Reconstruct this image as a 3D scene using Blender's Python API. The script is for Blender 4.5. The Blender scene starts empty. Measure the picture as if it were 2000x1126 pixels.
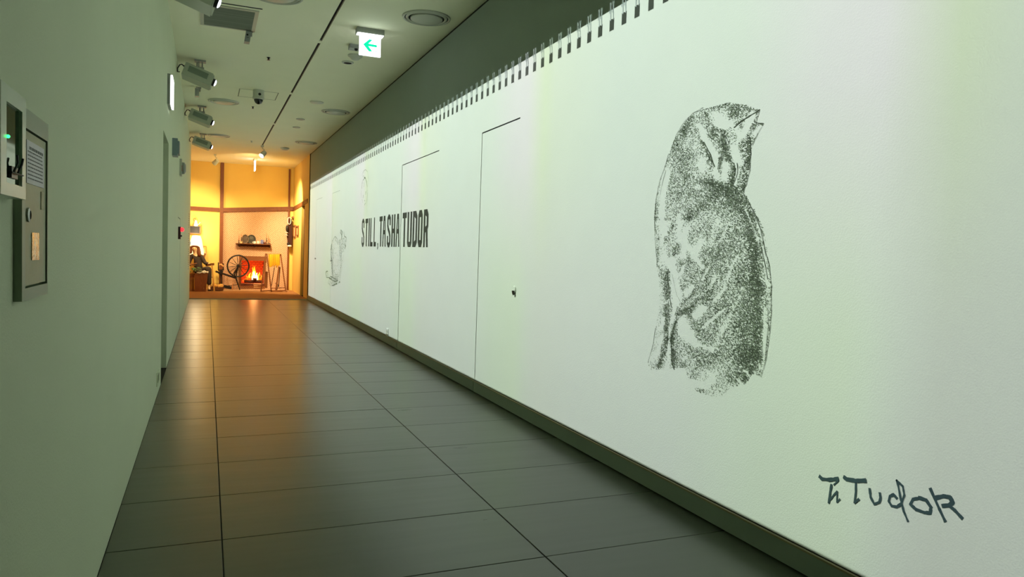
import bpy, math, random
from math import sin, cos, pi, radians, sqrt
from mathutils import Vector, Matrix
random.seed(7)
SC = bpy.context.scene
COL = SC.collection

# ------------------------------------------------------------------ camera, world, exposure
XL, XR, HC = -0.371, 2.283, 3.545          # left wall, right wall, ceiling height
FPX, YAW, PIT, ROL, CH = 1417.62, 0.3986, -0.047, 0.0335, 1.2748
fw = Vector((sin(YAW)*cos(PIT), cos(YAW)*cos(PIT), sin(PIT)))
r0 = Vector((cos(YAW), -sin(YAW), 0)); u0 = r0.cross(fw)
rt = r0*cos(ROL) + u0*sin(ROL); up = -r0*sin(ROL) + u0*cos(ROL)
cd = bpy.data.cameras.new('camera'); cam = bpy.data.objects.new('camera', cd); COL.objects.link(cam)
cd.sensor_width = 36; cd.lens = 36*FPX/2000; cd.clip_start = 0.02; cd.clip_end = 100
m = Matrix((rt, up, -fw)).transposed().to_4x4(); m.translation = Vector((0, 0, CH)); cam.matrix_world = m
SC.camera = cam
w = bpy.data.worlds.new('world'); SC.world = w; w.use_nodes = True
w.node_tree.nodes['Background'].inputs[0].default_value = (0.6, 0.8, 0.55, 1)
w.node_tree.nodes['Background'].inputs[1].default_value = 0.004
SC.view_settings.view_transform = 'Standard'; SC.view_settings.look = 'None'
SC.view_settings.gamma = 1; SC.view_settings.exposure = 0; SC.view_settings.use_curve_mapping = False

def aim(o, d):
    o.rotation_euler = Vector(d).to_track_quat('-Z', 'Y').to_euler()
def lamp(name, kind, loc, power, col, size=0.05, d=None, ang=60, blend=0.6):
    l = bpy.data.lights.new(name, kind); l.energy = power; l.color = col
    if kind == 'AREA': l.shape = 'RECTANGLE'; l.size = size[0]; l.size_y = size[1]
    else: l.shadow_soft_size = size
    if kind == 'SPOT': l.spot_size = radians(ang); l.spot_blend = blend
    o = bpy.data.objects.new(name, l); COL.objects.link(o); o.location = loc
    if d is not None: aim(o, d)
    return o
# wall projectors: every beam is a framed picture of the white sheet, cut at the sheet's edge
PROJ_Y = [0.2, 3.45, 6.70, 9.95, 13.2, 16.45]
PX, PZ = 0.10, 3.235
BEAM = 5.2
def beam(y0, first, last):
    l = bpy.data.lights.new('projector_beam', 'POINT'); l.energy = 31.0; l.shadow_soft_size = 0.004
    l.use_nodes = True; nt = l.node_tree; N = nt.nodes; L = nt.links
    em = [n for n in N if n.type == 'EMISSION'][0]
    tc = N.new('ShaderNodeTexCoord'); sp = N.new('ShaderNodeSeparateXYZ')
    L.new(tc.outputs['Normal'], sp.inputs[0])
    def mt(op, a, b=None, c=None, clamp=False):
        n = N.new('ShaderNodeMath'); n.operation = op; n.use_clamp = clamp
        for i, v in enumerate((a, b, c)):
            if v is None: continue
            if isinstance(v, (int, float)): n.inputs[i].default_value = v
            else: L.new(v, n.inputs[i])
        return n.outputs[0]
    dx = mt('MAXIMUM', sp.outputs[0], 0.05)
    t = mt('DIVIDE', XR-PX, dx)
    ly = mt('MULTIPLY', t, sp.outputs[1]); lz = mt('ADD', mt('MULTIPLY', t, sp.outputs[2]), PZ)
    hw = 3.25/2
    a = mt('DIVIDE', mt('ADD', ly, hw+0.15), 0.3, None, True)
    b = mt('DIVIDE', mt('SUBTRACT', hw+0.15, ly), 0.3, None, True)
    yw = mt('MULTIPLY', a, b)
    if last: yw = mt('MULTIPLY', a, mt('LESS_THAN', ly, 18.2-y0))
    if first: yw = mt('MULTIPLY', b, mt('GREATER_THAN', ly, 1.2-y0))
    # the picture also holds the bright wires of the spiral binding above the sheet edge
    fy = mt('SUBTRACT', mt('FRACT', mt('MULTIPLY_ADD', ly, 1/0.1434, (y0-3.548)/0.1434+0.5+40)), 0.5)
    w1 = mt('LESS_THAN', mt('ABSOLUTE', mt('ADD', fy, 0.112)), 0.055); w2 = mt('LESS_THAN', mt('ABSOLUTE', mt('SUBTRACT', fy, 0.115)), 0.055)
    wr_ = mt('MULTIPLY', mt('MAXIMUM', w1, w2), mt('LESS_THAN', lz, 2.848))
    zt = mt('MAXIMUM', mt('LESS_THAN', lz, 2.80), mt('MULTIPLY', wr_, 0.75)); zb = mt('GREATER_THAN', lz, 0.118)
    on = mt('GREATER_THAN', sp.outputs[0], 0.06)
    msk = mt('MULTIPLY', mt('MULTIPLY', yw, mt('MULTIPLY', zt, zb)), on)
    zg = mt('MULTIPLY_ADD', lz, 0.17, 0.66)          # lens falls off towards the foot of the picture
    inv = mt('DIVIDE', 1.0, mt('POWER', dx, 3.0))
    s = mt('MULTIPLY', mt('MULTIPLY', mt('MULTIPLY', msk, zg), inv), BEAM*(0.86 if first else 1.0))
    L.new(s, em.inputs['Strength'])
    # colour wheels of the overlapping projectors: greenish, pinkish and bluish bands
    rp = N.new('ShaderNodeValToRGB'); L.new(mt('MULTIPLY_ADD', ly, 1/3.4, 0.5), rp.inputs[0])
    e = rp.color_ramp.elements
    e[0].position = 0.0; e[0].color = (0.98, 0.90, 0.98, 1)
    e[1].position = 1.0; e[1].color = (0.92, 1.0, 0.79, 1)
    for p, c in ((0.15, (0.96, 0.92, 0.96)), (0.30, (0.90, 0.96, 0.90)), (0.62, (0.89, 0.96, 0.91)), (0.88, (0.92, 0.98, 0.86)), (0.93, (0.92, 1.0, 0.78))):
        q = e.new(p); q.color = (*c, 1)
    rq = N.new('ShaderNodeValToRGB'); L.new(mt('MULTIPLY_ADD', ly, 1/3.4, 0.5), rq.inputs[0])
    f = rq.color_ramp.elements
    f[0].position = 0.0; f[0].color = (0.90, 0.95, 0.90, 1)
    f[1].position = 1.0; f[1].color = (0.92, 0.93, 0.88, 1)
    for p, c in ((0.10, (0.89, 0.99, 0.81)), (0.24, (0.88, 0.98, 0.83)), (0.42, (0.90, 0.94, 0.90)), (0.75, (0.92, 0.94, 0.92))):
        q = f.new(p); q.color = (*c, 1)
    cm = N.new('ShaderNodeMix'); cm.data_type = 'RGBA'
    L.new(mt('MULTIPLY_ADD', lz, 1.0, -1.0, True), cm.inputs['Factor']); L.new(rq.outputs[0], cm.inputs['A']); L.new(rp.outputs[0], cm.inputs['B'])
    bl = N.new('ShaderNodeVectorMath'); bl.operation = 'MULTIPLY'; bl.inputs[1].default_value = (0.95, 1.035, 0.99)
    L.new(cm.outputs['Result'], bl.inputs[0]); L.new(bl.outputs[0], em.inputs['Color'])
    o = bpy.data.objects.new('projector_beam', l); COL.objects.link(o); o.location = (PX, y0, PZ)
for i, y in enumerate(PROJ_Y): beam(y, i == 0, i == len(PROJ_Y)-1)
# gallery spots over the cottage room, an added fill and the warm lamp beside the seated figure
WARM = (1.0, 0.75, 0.34); WARM2 = (1.0, 0.79, 0.44)
lamp('room_spot', 'SPOT', (0.45, 19.3, 3.35), 310, WARM2, 0.05, (-0.75, 2.6, -2.2), 62, 0.8)
lamp('room_spot', 'SPOT', (1.10, 19.2, 3.35), 240, WARM, 0.05, (0.1, 2.7, -2.5), 70, 0.8)
lamp('room_spot', 'SPOT', (1.30, 19.6, 3.35), 720, (1.0, 0.80, 0.46), 0.05, (1.0, 1.15, -1.55), 74, 0.8)
lamp('room_spot', 'SPOT', (-0.9, 20.2, 3.35), 200, WARM, 0.05, (0.6, 1.7, -1.6), 70, 0.8)
lamp('room_fill', 'SPOT', (1.0, 18.9, 3.3), 130, WARM, 0.15, (0.0, 2.8, -0.9), 110, 1.0)  # wide fill added to lift the dim upper walls, no fixture for it
lamp('reading_lamp', 'POINT', (-0.28, 21.45, 1.62), 20, (1.0, 0.80, 0.50), 0.06)

# ------------------------------------------------------------------ pixel rays -> points on real planes
def ray(px, py): return fw + rt*((px-1000)/FPX) - up*((py-563)/FPX)
CAMP = Vector((0, 0, CH))
def pl(px, py, ax, val):
    d = ray(px, py); return CAMP + d*((val-CAMP[ax])/d[ax])
def P(y, px, py): return pl(px, py, 1, y)
def RW(px, py): return pl(px, py, 0, XR)
def LW(px, py): return pl(px, py, 0, XL)
def CE(px, py): return pl(px, py, 2, HC)

# ------------------------------------------------------------------ materials
def lin(c): 
    c = c/255
    return c/12.92 if c < 0.04045 else ((c+0.055)/1.055)**2.4
def rgb(*c): return (lin(c[0]), lin(c[1]), lin(c[2]), 1)
MATS = {}
def mat(name, col, rough=0.6, var=0.06, scale=12, bump=0.0, bscale=120, metal=0.0, spec=0.4, emit=None, estr=1.0, stretch=(1, 1, 1), coat=0.0, alpha=None, objvar=0.0):
    if name in MATS: return MATS[name]
    m = bpy.data.materials.new(name); m.use_nodes = True; nt = m.node_tree; N = nt.nodes; L = nt.links
    b = N['Principled BSDF']
    tc = N.new('ShaderNodeTexCoord'); mp = N.new('ShaderNodeMapping'); mp.inputs['Scale'].default_value = stretch
    L.new(tc.outputs['Object'], mp.inputs[0])
    nz = N.new('ShaderNodeTexNoise'); nz.inputs['Scale'].default_value = scale; nz.inputs['Detail'].default_value = 4
    L.new(mp.outputs[0], nz.inputs['Vector'])
    mx = N.new('ShaderNodeMix'); mx.data_type = 'RGBA'
    c = rgb(*col)
    mx.inputs['A'].default_value = tuple(max(0, v*(1-var)) for v in c[:3])+(1,)
    mx.inputs['B'].default_value = tuple(min(1, v*(1+var)) for v in c[:3])+(1,)
    L.new(nz.outputs['Fac'], mx.inputs['Factor'])
    out = mx.outputs['Result']
    if objvar:
        oi = N.new('ShaderNodeObjectInfo'); mr = N.new('ShaderNodeMapRange')
        mr.inputs['To Min'].default_value = 1-objvar; mr.inputs['To Max'].default_value = 1+objvar
        L.new(oi.outputs['Random'], mr.inputs['Value'])
        vm = N.new('ShaderNodeVectorMath'); vm.operation = 'SCALE'; L.new(out, vm.inputs[0]); L.new(mr.outputs[0], vm.inputs['Scale'])
        out = vm.outputs[0]
    L.new(out, b.inputs['Base Color'])
    b.inputs['Roughness'].default_value = rough; b.inputs['Metallic'].default_value = metal
    b.inputs['Specular IOR Level'].default_value = spec; b.inputs['Coat Weight'].default_value = coat
    if alpha is not None: b.inputs['Alpha'].default_value = alpha
    if bump:
        n2 = N.new('ShaderNodeTexNoise'); n2.inputs['Scale'].default_value = bscale; n2.inputs['Detail'].default_value = 3
        L.new(mp.outputs[0], n2.inputs['Vector'])
        bp = N.new('ShaderNodeBump'); bp.inputs['Strength'].default_value = bump; bp.inputs['Distance'].default_value = 0.01
        L.new(n2.outputs['Fac'], bp.inputs['Height']); L.new(bp.outputs[0], b.inputs['Normal'])
    if emit:
        b.inputs['Emission Color'].default_value = rgb(*emit); b.inputs['Emission Strength'].default_value = estr
    MATS[name] = m; return m
def wood(name, col, rough=0.5, st=(3, 3, 26)):
    return mat(name, col, rough, 0.35, 6, 0.15, 20, stretch=st)
M_WHITE = mat('white_wall_paint', (224, 226, 222), 0.75, 0.02, 3, 0.12, 160, spec=0.25)
M_GREY = mat('grey_wall_paint', (146, 160, 150), 0.7, 0.04, 2, 0.1, 160, spec=0.25)
M_LEFT = mat('left_wall_paint', (216, 226, 196), 0.7, 0.03, 2, 0.15, 160, spec=0.3)
M_JAMB = mat('door_jamb_paint', (150, 160, 126), 0.6, 0.03, 4)
M_CEIL = mat('ceiling_paint', (248, 249, 220), 0.8, 0.03, 2, 0.08, 200, spec=0.2)
M_BASE = mat('grey_skirting', (142, 156, 142), 0.5, 0.05, 6)
M_BLACK = mat('black_gap', (10, 11, 10), 0.8, 0.1)
M_TRIM = mat('beige_trim', (150, 142, 110), 0.5, 0.05)
M_GROUT = mat('dark_grout', (34, 35, 30), 0.9, 0.1)
M_FIT = mat('white_plastic', (196, 200, 184), 0.4, 0.03)
M_FITG = mat('grey_plastic', (150, 156, 148), 0.4, 0.03)
M_DARK = mat('dark_plastic', (22, 22, 22), 0.3, 0.1)
M_GLASS = mat('black_dome', (8, 8, 8), 0.08, 0.05, spec=0.8)
M_METAL = mat('brushed_metal', (170, 172, 168), 0.3, 0.05, metal=0.9)
M_GLOW = mat('sign_glow', (250, 252, 252), 0.4, 0.0, emit=(250, 252, 255), estr=3.2)
M_LENS = mat('lens_glow', (250, 250, 255), 0.3, 0.0, emit=(236, 240, 255), estr=6)
M_PROJ = mat('projected_charcoal_tone', (72, 80, 66), 0.9, 0.15, 60)  # dark parts of the projected picture are put into these colours
M_PROJ2 = mat('projected_pencil_tone', (128, 138, 122), 0.9, 0.15, 60)
M_LET = mat('projected_letter_tone', (62, 64, 56), 0.9, 0.04, 20)
M_SIG = mat('projected_signature_tone', (58, 78, 84), 0.9, 0.2, 40)
M_MUST = mat('mustard_wall_paint', (232, 196, 104), 0.7, 0.03, 3, 0.1, 150)
M_BEAM = wood('brown_beam_wood', (116, 62, 28), st=(3, 3, 3))
M_CARPET = mat('brown_carpet', (158, 108, 62), 0.95, 0.12, 150, 0.4, 300)
M_HEARTH = mat('pink_brick_hearth', (186, 146, 110), 0.8, 0.12, 14, 0.2, 60)
M_DKWOOD = wood('dark_turned_wood', (30, 20, 16))
M_MDWOOD = wood('mid_brown_wood', (126, 76, 40))
M_LTWOOD = wood('light_chair_wood', (196, 140, 70))

def tile_mat():
    m = bpy.data.materials.new('grey_floor_tile'); m.use_nodes = True; nt = m.node_tree; N = nt.nodes; L = nt.links
    b = N['Principled BSDF']; g = N.new('ShaderNodeNewGeometry'); oi = N.new('ShaderNodeObjectInfo')
    mp = N.new('ShaderNodeMapping'); mp.inputs['Scale'].default_value = (0.5, 3.5, 1); L.new(g.outputs['Position'], mp.inputs[0])
    n1 = N.new('ShaderNodeTexNoise'); n1.inputs['Scale'].default_value = 2.2; n1.inputs['Detail'].default_value = 5; L.new(mp.outputs[0], n1.inputs['Vector'])
    mx = N.new('ShaderNodeMix'); mx.data_type = 'RGBA'; mx.inputs['A'].default_value = rgb(66, 72, 57); mx.inputs['B'].default_value = rgb(75, 81, 65)
    L.new(n1.outputs['Fac'], mx.inputs['Factor'])
    mr = N.new('ShaderNodeMapRange'); mr.inputs['To Min'].default_value = 0.93; mr.inputs['To Max'].default_value = 1.07; L.new(oi.outputs['Random'], mr.inputs['Value'])
    vm = N.new('ShaderNodeVectorMath'); vm.operation = 'SCALE'; L.new(mx.outputs['Result'], vm.inputs[0]); L.new(mr.outputs[0], vm.inputs['Scale'])
    L.new(vm.outputs[0], b.inputs['Base Color'])
    rr = N.new('ShaderNodeMapRange'); rr.inputs['To Min'].default_value = 0.26; rr.inputs['To Max'].default_value = 0.31; L.new(n1.outputs['Fac'], rr.inputs['Value'])
    L.new(rr.outputs[0], b.inputs['Roughness']); b.inputs['Specular IOR Level'].default_value = 0.62
    mp2 = N.new('ShaderNodeMapping'); mp2.inputs['Scale'].default_value = (0.35, 2.2, 1); L.new(g.outputs['Position'], mp2.inputs[0])
    n2 = N.new('ShaderNodeTexNoise'); n2.inputs['Scale'].default_value = 2.6; n2.inputs['Detail'].default_value = 2; L.new(mp2.outputs[0], n2.inputs['Vector'])
    bp = N.new('ShaderNodeBump'); bp.inputs['Strength'].default_value = 0.16; bp.inputs['Distance'].default_value = 0.012
    L.new(n2.outputs['Fac'], bp.inputs['Height']); L.new(bp.outputs[0], b.inputs['Normal'])
    return m
M_TILE = tile_mat()

def paper_mat():      # small repeating leaf pattern of the cottage wallpaper
    m = bpy.data.materials.new('patterned_wallpaper'); m.use_nodes = True; nt = m.node_tree; N = nt.nodes; L = nt.links
    b = N['Principled BSDF']; g = N.new('ShaderNodeNewGeometry')
    mp = N.new('ShaderNodeMapping'); mp.inputs['Rotation'].default_value = (0, 0.5, 0); mp.inputs['Scale'].default_value = (1, 0, 1.7); L.new(g.outputs['Position'], mp.inputs[0])
    v = N.new('ShaderNodeTexVoronoi'); v.inputs['Scale'].default_value = 22; v.inputs['Randomness'].default_value = 0.12; L.new(mp.outputs[0], v.inputs['Vector'])
    cr = N.new('ShaderNodeValToRGB'); cr.color_ramp.elements[0].position = 0.28; cr.color_ramp.elements[1].position = 0.5
    cr.color_ramp.elements[0].color = rgb(226, 184, 150); cr.color_ramp.elements[1].color = rgb(172, 122, 90)
    L.new(v.outputs['Distance'], cr.inputs[0]); L.new(cr.outputs[0], b.inputs['Base Color']); b.inputs['Roughness'].default_value = 0.8
    return m
M_PAPER = paper_mat()

# ------------------------------------------------------------------ mesh helpers
ORG = {}
class MB:
    def __init__(s): s.v = []; s.f = []; s.m = []; s.mi = 0
    def add(s, vs, fs):
        k = len(s.v); s.v += [Vector(p) for p in vs]
        for f in fs: s.f.append(tuple(i+k for i in f)); s.m.append(s.mi)
        return s
    def mati(s, i): s.mi = i; return s
    def box(s, x0, x1, y0, y1, z0, z1, bev=0.0):
        if bev:
            return s.bbox(x0, x1, y0, y1, z0, z1, bev)
        vs = [(x, y, z) for z in (z0, z1) for y in (y0, y1) for x in (x0, x1)]
        return s.add(vs, [(0, 2, 3, 1), (4, 5, 7, 6), (0, 1, 5, 4), (2, 6, 7, 3), (0, 4, 6, 2), (1, 3, 7, 5)])
    def bbox(s, x0, x1, y0, y1, z0, z1, b):     # box with a bevelled top
        vs = [(x0, y0, z0), (x1, y0, z0), (x1, y1, z0), (x0, y1, z0), (x0, y0, z1-b), (x1, y0, z1-b), (x1, y1, z1-b), (x0, y1, z1-b),
              (x0+b, y0+b, z1), (x1-b, y0+b, z1), (x1-b, y1-b, z1), (x0+b, y1-b, z1)]
        fs = [(3, 2, 1, 0), (8, 9, 10, 11)]
        for i in range(4):
            j = (i+1) % 4; fs += [(i, j, j+4, i+4), (i+4, j+4, j+8, i+8)]
        return s.add(vs, fs)
    def obox(s, c, ax, h):          # oriented box, centre / 3 axes / half sizes
        c = Vector(c); a = [Vector(q).normalized()*k for q, k in zip(ax, h)]
        vs = [c+a[0]*i+a[1]*j+a[2]*k for k in (-1, 1) for j in (-1, 1) for i in (-1, 1)]
        return s.add(vs, [(0, 2, 3, 1), (4, 5, 7, 6), (0, 1, 5, 4), (2, 6, 7, 3), (0, 4, 6, 2), (1, 3, 7, 5)])
    def bar(s, p, q, w, d, upv=(0, 1, 0)):   # square bar from p to q
        p = Vector(p); q = Vector(q); a = (q-p); L = a.length; a = a.normalized(); b = a.cross(Vector(upv)).normalized(); c = a.cross(b)
        return s.obox((p+q)/2, (a, b, c), (L/2, w/2, d/2))
    def tube(s, pts, r, n=8, cap=True, closed=False):
        pts = [Vector(p) for p in pts]; R = r if isinstance(r, (list, tuple)) else [r]*len(pts); k = len(s.v); N = len(pts)
        pu = None; vs = []
        for i, p in enumerate(pts):
            if closed: t = pts[(i+1) % N]-pts[i-1]
            else: t = pts[min(i+1, N-1)]-pts[max(i-1, 0)]
            t.normalize()
            if pu is None:
                pu = t.cross(Vector((0, 0, 1)))
                if pu.length < 0.05: pu = t.cross(Vector((0, 1, 0)))
                pu.normalize()
            pu = (pu - t*pu.dot(t)).normalized(); pv = t.cross(pu)
            for j in range(n):
                a = 2*pi*j/n; vs.append(p+(pu*cos(a)+pv*sin(a))*R[i])
        fs = []
        for i in range(N if closed else N-1):
            i2 = (i+1) % N
            for j in range(n): fs.append((i*n+j, i*n+(j+1) % n, i2*n+(j+1) % n, i2*n+j))
        if cap and not closed: fs += [tuple(range(n))[::-1], tuple((N-1)*n+j for j in range(n))]
        return s.add(vs, fs)
    def lathe(s, c, prof, n=24, axis='z', cap=True):   # prof: (r, h)
        c = Vector(c); A = {'z': (Vector((1, 0, 0)), Vector((0, 1, 0)), Vector((0, 0, 1))), 'y': (Vector((1, 0, 0)), Vector((0, 0, 1)), Vector((0, -1, 0))),
             'x': (Vector((0, 1, 0)), Vector((0, 0, 1)), Vector((1, 0, 0)))}[axis] if isinstance(axis, str) else axis
        vs = []; fs = []
        for r, h in prof:
            for j in range(n):
                a = 2*pi*j/n; vs.append(c+(A[0]*cos(a)+A[1]*sin(a))*r+A[2]*h)
        for i in range(len(prof)-1):
            for j in range(n): fs.append((i*n+j, i*n+(j+1) % n, (i+1)*n+(j+1) % n, (i+1)*n+j))
        if cap:
            fs += [tuple(range(n))[::-1], tuple((len(prof)-1)*n+j for j in range(n))]
        return s.add(vs, fs)
    def ball(s, c, r, n=12, m=8, jit=0):
        c = Vector(c); r = r if isinstance(r, (tuple, list)) else (r, r, r); vs = []; fs = []
        for i in range(m+1):
            th = pi*i/m
            for j in range(n):
                a = 2*pi*j/n; k = 1+random.uniform(-jit, jit)
                vs.append(c+Vector((r[0]*sin(th)*cos(a), r[1]*sin(th)*sin(a), r[2]*cos(th)))*k)
        for i in range(m):
            for j in range(n): fs.append((i*n+j, (i+1)*n+j, (i+1)*n+(j+1) % n, i*n+(j+1) % n))
        return s.add(vs, fs)
    def prism(s, poly, off):
        n = len(poly); off = Vector(off); vs = [Vector(p) for p in poly]+[Vector(p)+off for p in poly]
        fs = [tuple(range(n))[::-1], tuple(range(n, 2*n))]+[(i, (i+1) % n, n+(i+1) % n, n+i) for i in range(n)]
        return s.add(vs, fs)
    def build(s, name, mats, parent=None, org=None, smooth=False, kind=None, label=None):
        me = bpy.data.meshes.new(name)
        o = Vector(org) if org is not None else (ORG[parent.name] if parent else Vector((0, 0, 0)))
        me.from_pydata([v-o for v in s.v], [], s.f)
        for mm in (mats if isinstance(mats, (list, tuple)) else [mats]): me.materials.append(mm)
        for p, i in zip(me.polygons, s.m): p.material_index = i; p.use_smooth = smooth
        me.update(); ob = bpy.data.objects.new(name, me); COL.objects.link(ob)
        if parent: ob.parent = parent
        else: ob.location = o
        if parent and org is not None: ob.location = o-ORG[parent.name]
        ORG[ob.name] = o
        if kind: ob['kind'] = kind
        if label: ob['label'] = label
        if smooth:
            me.polygons.foreach_set('use_smooth', [True]*len(me.polygons))
            try: me.set_sharp_from_angle(angle=radians(38))
            except Exception: pass
        return ob
def thing(name, loc, label, cat, group=None):
    o = bpy.data.objects.new(name, None); COL.objects.link(o); o.location = loc; o.empty_display_size = 0.05
    ORG[o.name] = Vector(loc); o['label'] = label; o['category'] = cat
    if group: o['group'] = group
    return o
def tag(o, label, cat, group=None):
    o['label'] = label; o['category'] = cat
    if group: o['group'] = group
    return o
def copy_tree(o, parent=None, delta=None, label=None, group=None):
    c = o.copy(); COL.objects.link(c)
    if parent: c.parent = parent
    if delta is not None: c.location = o.location+Vector(delta); ORG[c.name] = ORG[o.name]+Vector(delta)
    if label: c['label'] = label
    if group: c['group'] = group
    for ch in [q for q in bpy.data.objects if q.parent == o]: copy_tree(ch, c)
    return c

# ================================================================== THE SETTING
YE = 18.25          # corridor end
YB = 21.9           # cottage back wall
Y0 = -3.0
# floor: recessed grout bed, one object per tile
fl = MB().box(XL-0.12, XR+0.1, Y0, YE, -0.12, -0.004).build('floor', M_GROUT, kind='structure')
XA, XB2 = 0.0749, 1.3396; JY = 3.3181; g = 0.0026
tile_me = {}
for n in range(-10, 25):
    ya = JY+0.6*n; yb = min(ya+0.6, YE)
    for x0, x1 in ((XL, XA), (XA, XB2), (XB2, XR)):
        k = (round(x0, 2), round(yb-ya, 2))
        if k not in tile_me:
            o = MB().bbox(x0+g, x1-g, 0+g, (yb-ya)-g, -0.006, 0, 0.0012).build('tile', M_TILE, fl, org=(0, 0, 0)); tile_me[k] = o.data
        else:
            o = bpy.data.objects.new('tile', tile_me[k]); COL.objects.link(o); o.parent = fl
        o.location = (0, ya, random.uniform(-0.0006, 0.0)); o.rotation_euler.x = random.uniform(-.0016, .0016)
# ceiling (slot diffuser groove is cut between two slabs)
ceil = MB().box(XL-1.9, 1.105, Y0, YB+0.3, HC, HC+0.14).box(1.135, XR+0.3, Y0, YB+0.3, HC, HC+0.14).box(1.105, 1.135, 17.6, YB+0.3, HC, HC+0.14).box(1.105, 1.135, Y0, 17.6, HC+0.06, HC+0.14).build('ceiling', M_CEIL, kind='structure')
# left wall with a doorway recess
lw = MB().box(XL-0.12, XL, Y0, 7.19, 0, HC).box(XL-0.12, XL, 8.15, 18.45, 0, HC).box(XL-0.12, XL, 7.19, 8.15, 2.27, HC).build('wall_left', M_LEFT, kind='structure')
MB().box(XL-0.14, XL-0.055, 8.10, 8.149, 0, 2.27).build('door_jamb', M_JAMB, lw)
MB().box(XL-0.14, XL-0.055, 7.191, 7.24, 0, 2.27).build('door_jamb', M_JAMB, lw)
MB().box(XL-0.16, XL-0.121, 7.0, 8.3, 0, 2.4).build('door_1', M_JAMB, kind='structure')
# right wall: white projection sheet area below, grey band above; door openings at the given spans
doors = [(5.37, 6.24), (7.56, 9.17), (13.89, 14.78), (16.13, 17.05)]
DH = 2.366; DB = 0.11
rw = MB()
prev = Y0
for a, b in doors:
    rw.box(XR, XR+0.12, prev, a, DB, 2.80); rw.box(XR, XR+0.12, a, b, DH, 2.80); prev = b
rw.box(XR, XR+0.12, prev, YE, DB, 2.80)
wr = rw.build('wall_right', M_WHITE, kind='structure')
MB().box(XR+0.0, XR+0.12, Y0, YE, 2.80, HC-0.022).build('trim_1', M_GREY, kind='structure', label='grey painted band above the white sheet')
MB().box(XR+0.004, XR+0.12, Y0, YE, HC-0.021, HC-.0005).build('shadow_gap', M_BLACK, wr)
MB().box(XR+0.12, XR+0.16, Y0, YE, 0, HC).build('backing_board', M_BLACK, wr)
for i, (a, b) in enumerate(doors):
    gp = (.013, .020, .011, .011)[i]; tg_ = (.012, .010, .005, .005)[i]
    d = MB().box(XR, XR+0.04, a, b-gp, DB, DH-tg_).build('door_%d' % (i+2), M_WHITE, kind='structure')
    MB().box(XR+.005, XR+.05, b-gp, b, DB, DH).box(XR+.005, XR+.05, a, b-gp, DH-tg_, DH).build('gap_shade_strip', M_BLACK, d)  # black strips stand in for the shade inside the door gaps
    ORG[d.name] = Vector((0, 0, 0))
    if i == 0:
        kp = RW(1005, 568); q = MB()
        q.lathe((XR, kp.y, kp.z+.012), [(0.030, -0.0), (0.030, -0.005), (0.024, -0.009)], 20, 'x').build('rose_plate', M_WHITE, d)
        MB().prism([(XR-.009, kp.y+.020, kp.z+.002), (XR-.009, kp.y-.018, kp.z+.004), (XR-.009, kp.y-.016, kp.z-.026), (XR-.009, kp.y-.004, kp.z-.034), (XR-.009, kp.y+.010, kp.z-.02)], (-.008, 0, 0)).build('lock_cover', M_DARK, d)
    if i == 3 or i == 2:
        MB().lathe((XR, b-0.09, 1.03), [(0.012, 0), (0.012, -0.015), (0.02, -0.02), (0.016, -0.03)], 12, 'x').build('door_knob', M_METAL, d, smooth=True)
# skirting in lengths, broken at the door joints, with a thin light ledge over it
br = MB(); cuts = [Y0]+[b for a, b in doors]+[YE]
for i in range(len(cuts)-1):
    br.box(XR-0.012, XR+0.03, cuts[i]+0.001, cuts[i+1]-(0.012 if i < 4 else 0), 0.006, 0.098)
bs = br.build('baseboard_right', M_BASE, kind='structure')
MB().box(XR-0.014, XR+0.02, Y0, YE, 0.098, 0.106).build('ledge_strip', M_TRIM, bs)
MB().box(XR+0.0, XR+0.03, Y0, YE, 0.0, 0.006).build('toe_gap', M_BLACK, bs)
MB().box(XR-0.001, XR+0.004, Y0, YE, 0.1062, 0.1098).build('ledge_gap', M_BLACK, bs)
# end wall behind the viewer
MB().box(XL-0.3, XR+0.3, Y0-0.1, Y0, 0, HC).build('wall_rear', M_GREY, kind='structure')
# black edge strip at the corridor mouth
MB().box(XR-0.012, XR+0.1, YE, YE+0.06, 0, HC-0.002).build('trim_2', M_BLACK, kind='structure', label='black edge strip where the white wall stops')
# left wall end cap
MB().box(XL-0.13, XL, 18.45, 18.47, 0, HC).build('trim_3', M_CEIL, kind='structure')

# cottage room shell
MB().box(-2.2, XR, YE, YB, -0.1, 0.012).build('floor_carpet', M_CARPET, kind='structure')
MB().box(XL-0.0, XR-0.012, YE-0.02, YE, 0.0, 0.016).build('trim_4', M_TRIM, kind='structure', label='thin metal threshold strip')
bx0 = 0.40; bx1 = 2.17
FO = (0.900, 1.505, 0.20, 0.85)      # firebox opening x0 x1 z0 z1
wb = MB().box(-2.2, bx0, YB, YB+0.1, 0, HC).box(bx0, XR+0.1, YB, YB+0.1, 2.3, HC).box(bx1, XR+0.1, YB, YB+0.1, 0, 2.3)
wbk = wb.build('wall_back', M_MUST, kind='structure')
MB().box(bx0, FO[0], YB, YB+0.1, 0, 2.3).box(FO[1], bx1, YB, YB+0.1, 0, 2.3).box(FO[0], FO[1], YB, YB+0.1, FO[3], 2.3).box(FO[0], FO[1], YB, YB+0.1, 0, FO[2]).build('wallpaper_panel', M_PAPER, wbk)
MB().box(-2.3, -2.2, 18.3, YB+0.1, 0, HC).build('wall_room_left', M_MUST, kind='structure')
MB().box(-2.2, XL-0.12, 18.35, 18.45, 0, HC).build('wall_room_front', M_MUST, kind='structure')
wrr = MB().box(XR, XR+0.1, YE+0.06, 19.21, 0, HC).box(XR, XR+0.1, 19.87, YB, 0, HC).box(XR, XR+0.1, 19.21, 19.87, 2.36, HC).build('wall_room_right', M_MUST, kind='structure')
M_BRN = mat('dim_brown_passage', (96, 66, 28), 0.9, 0.05)
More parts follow.
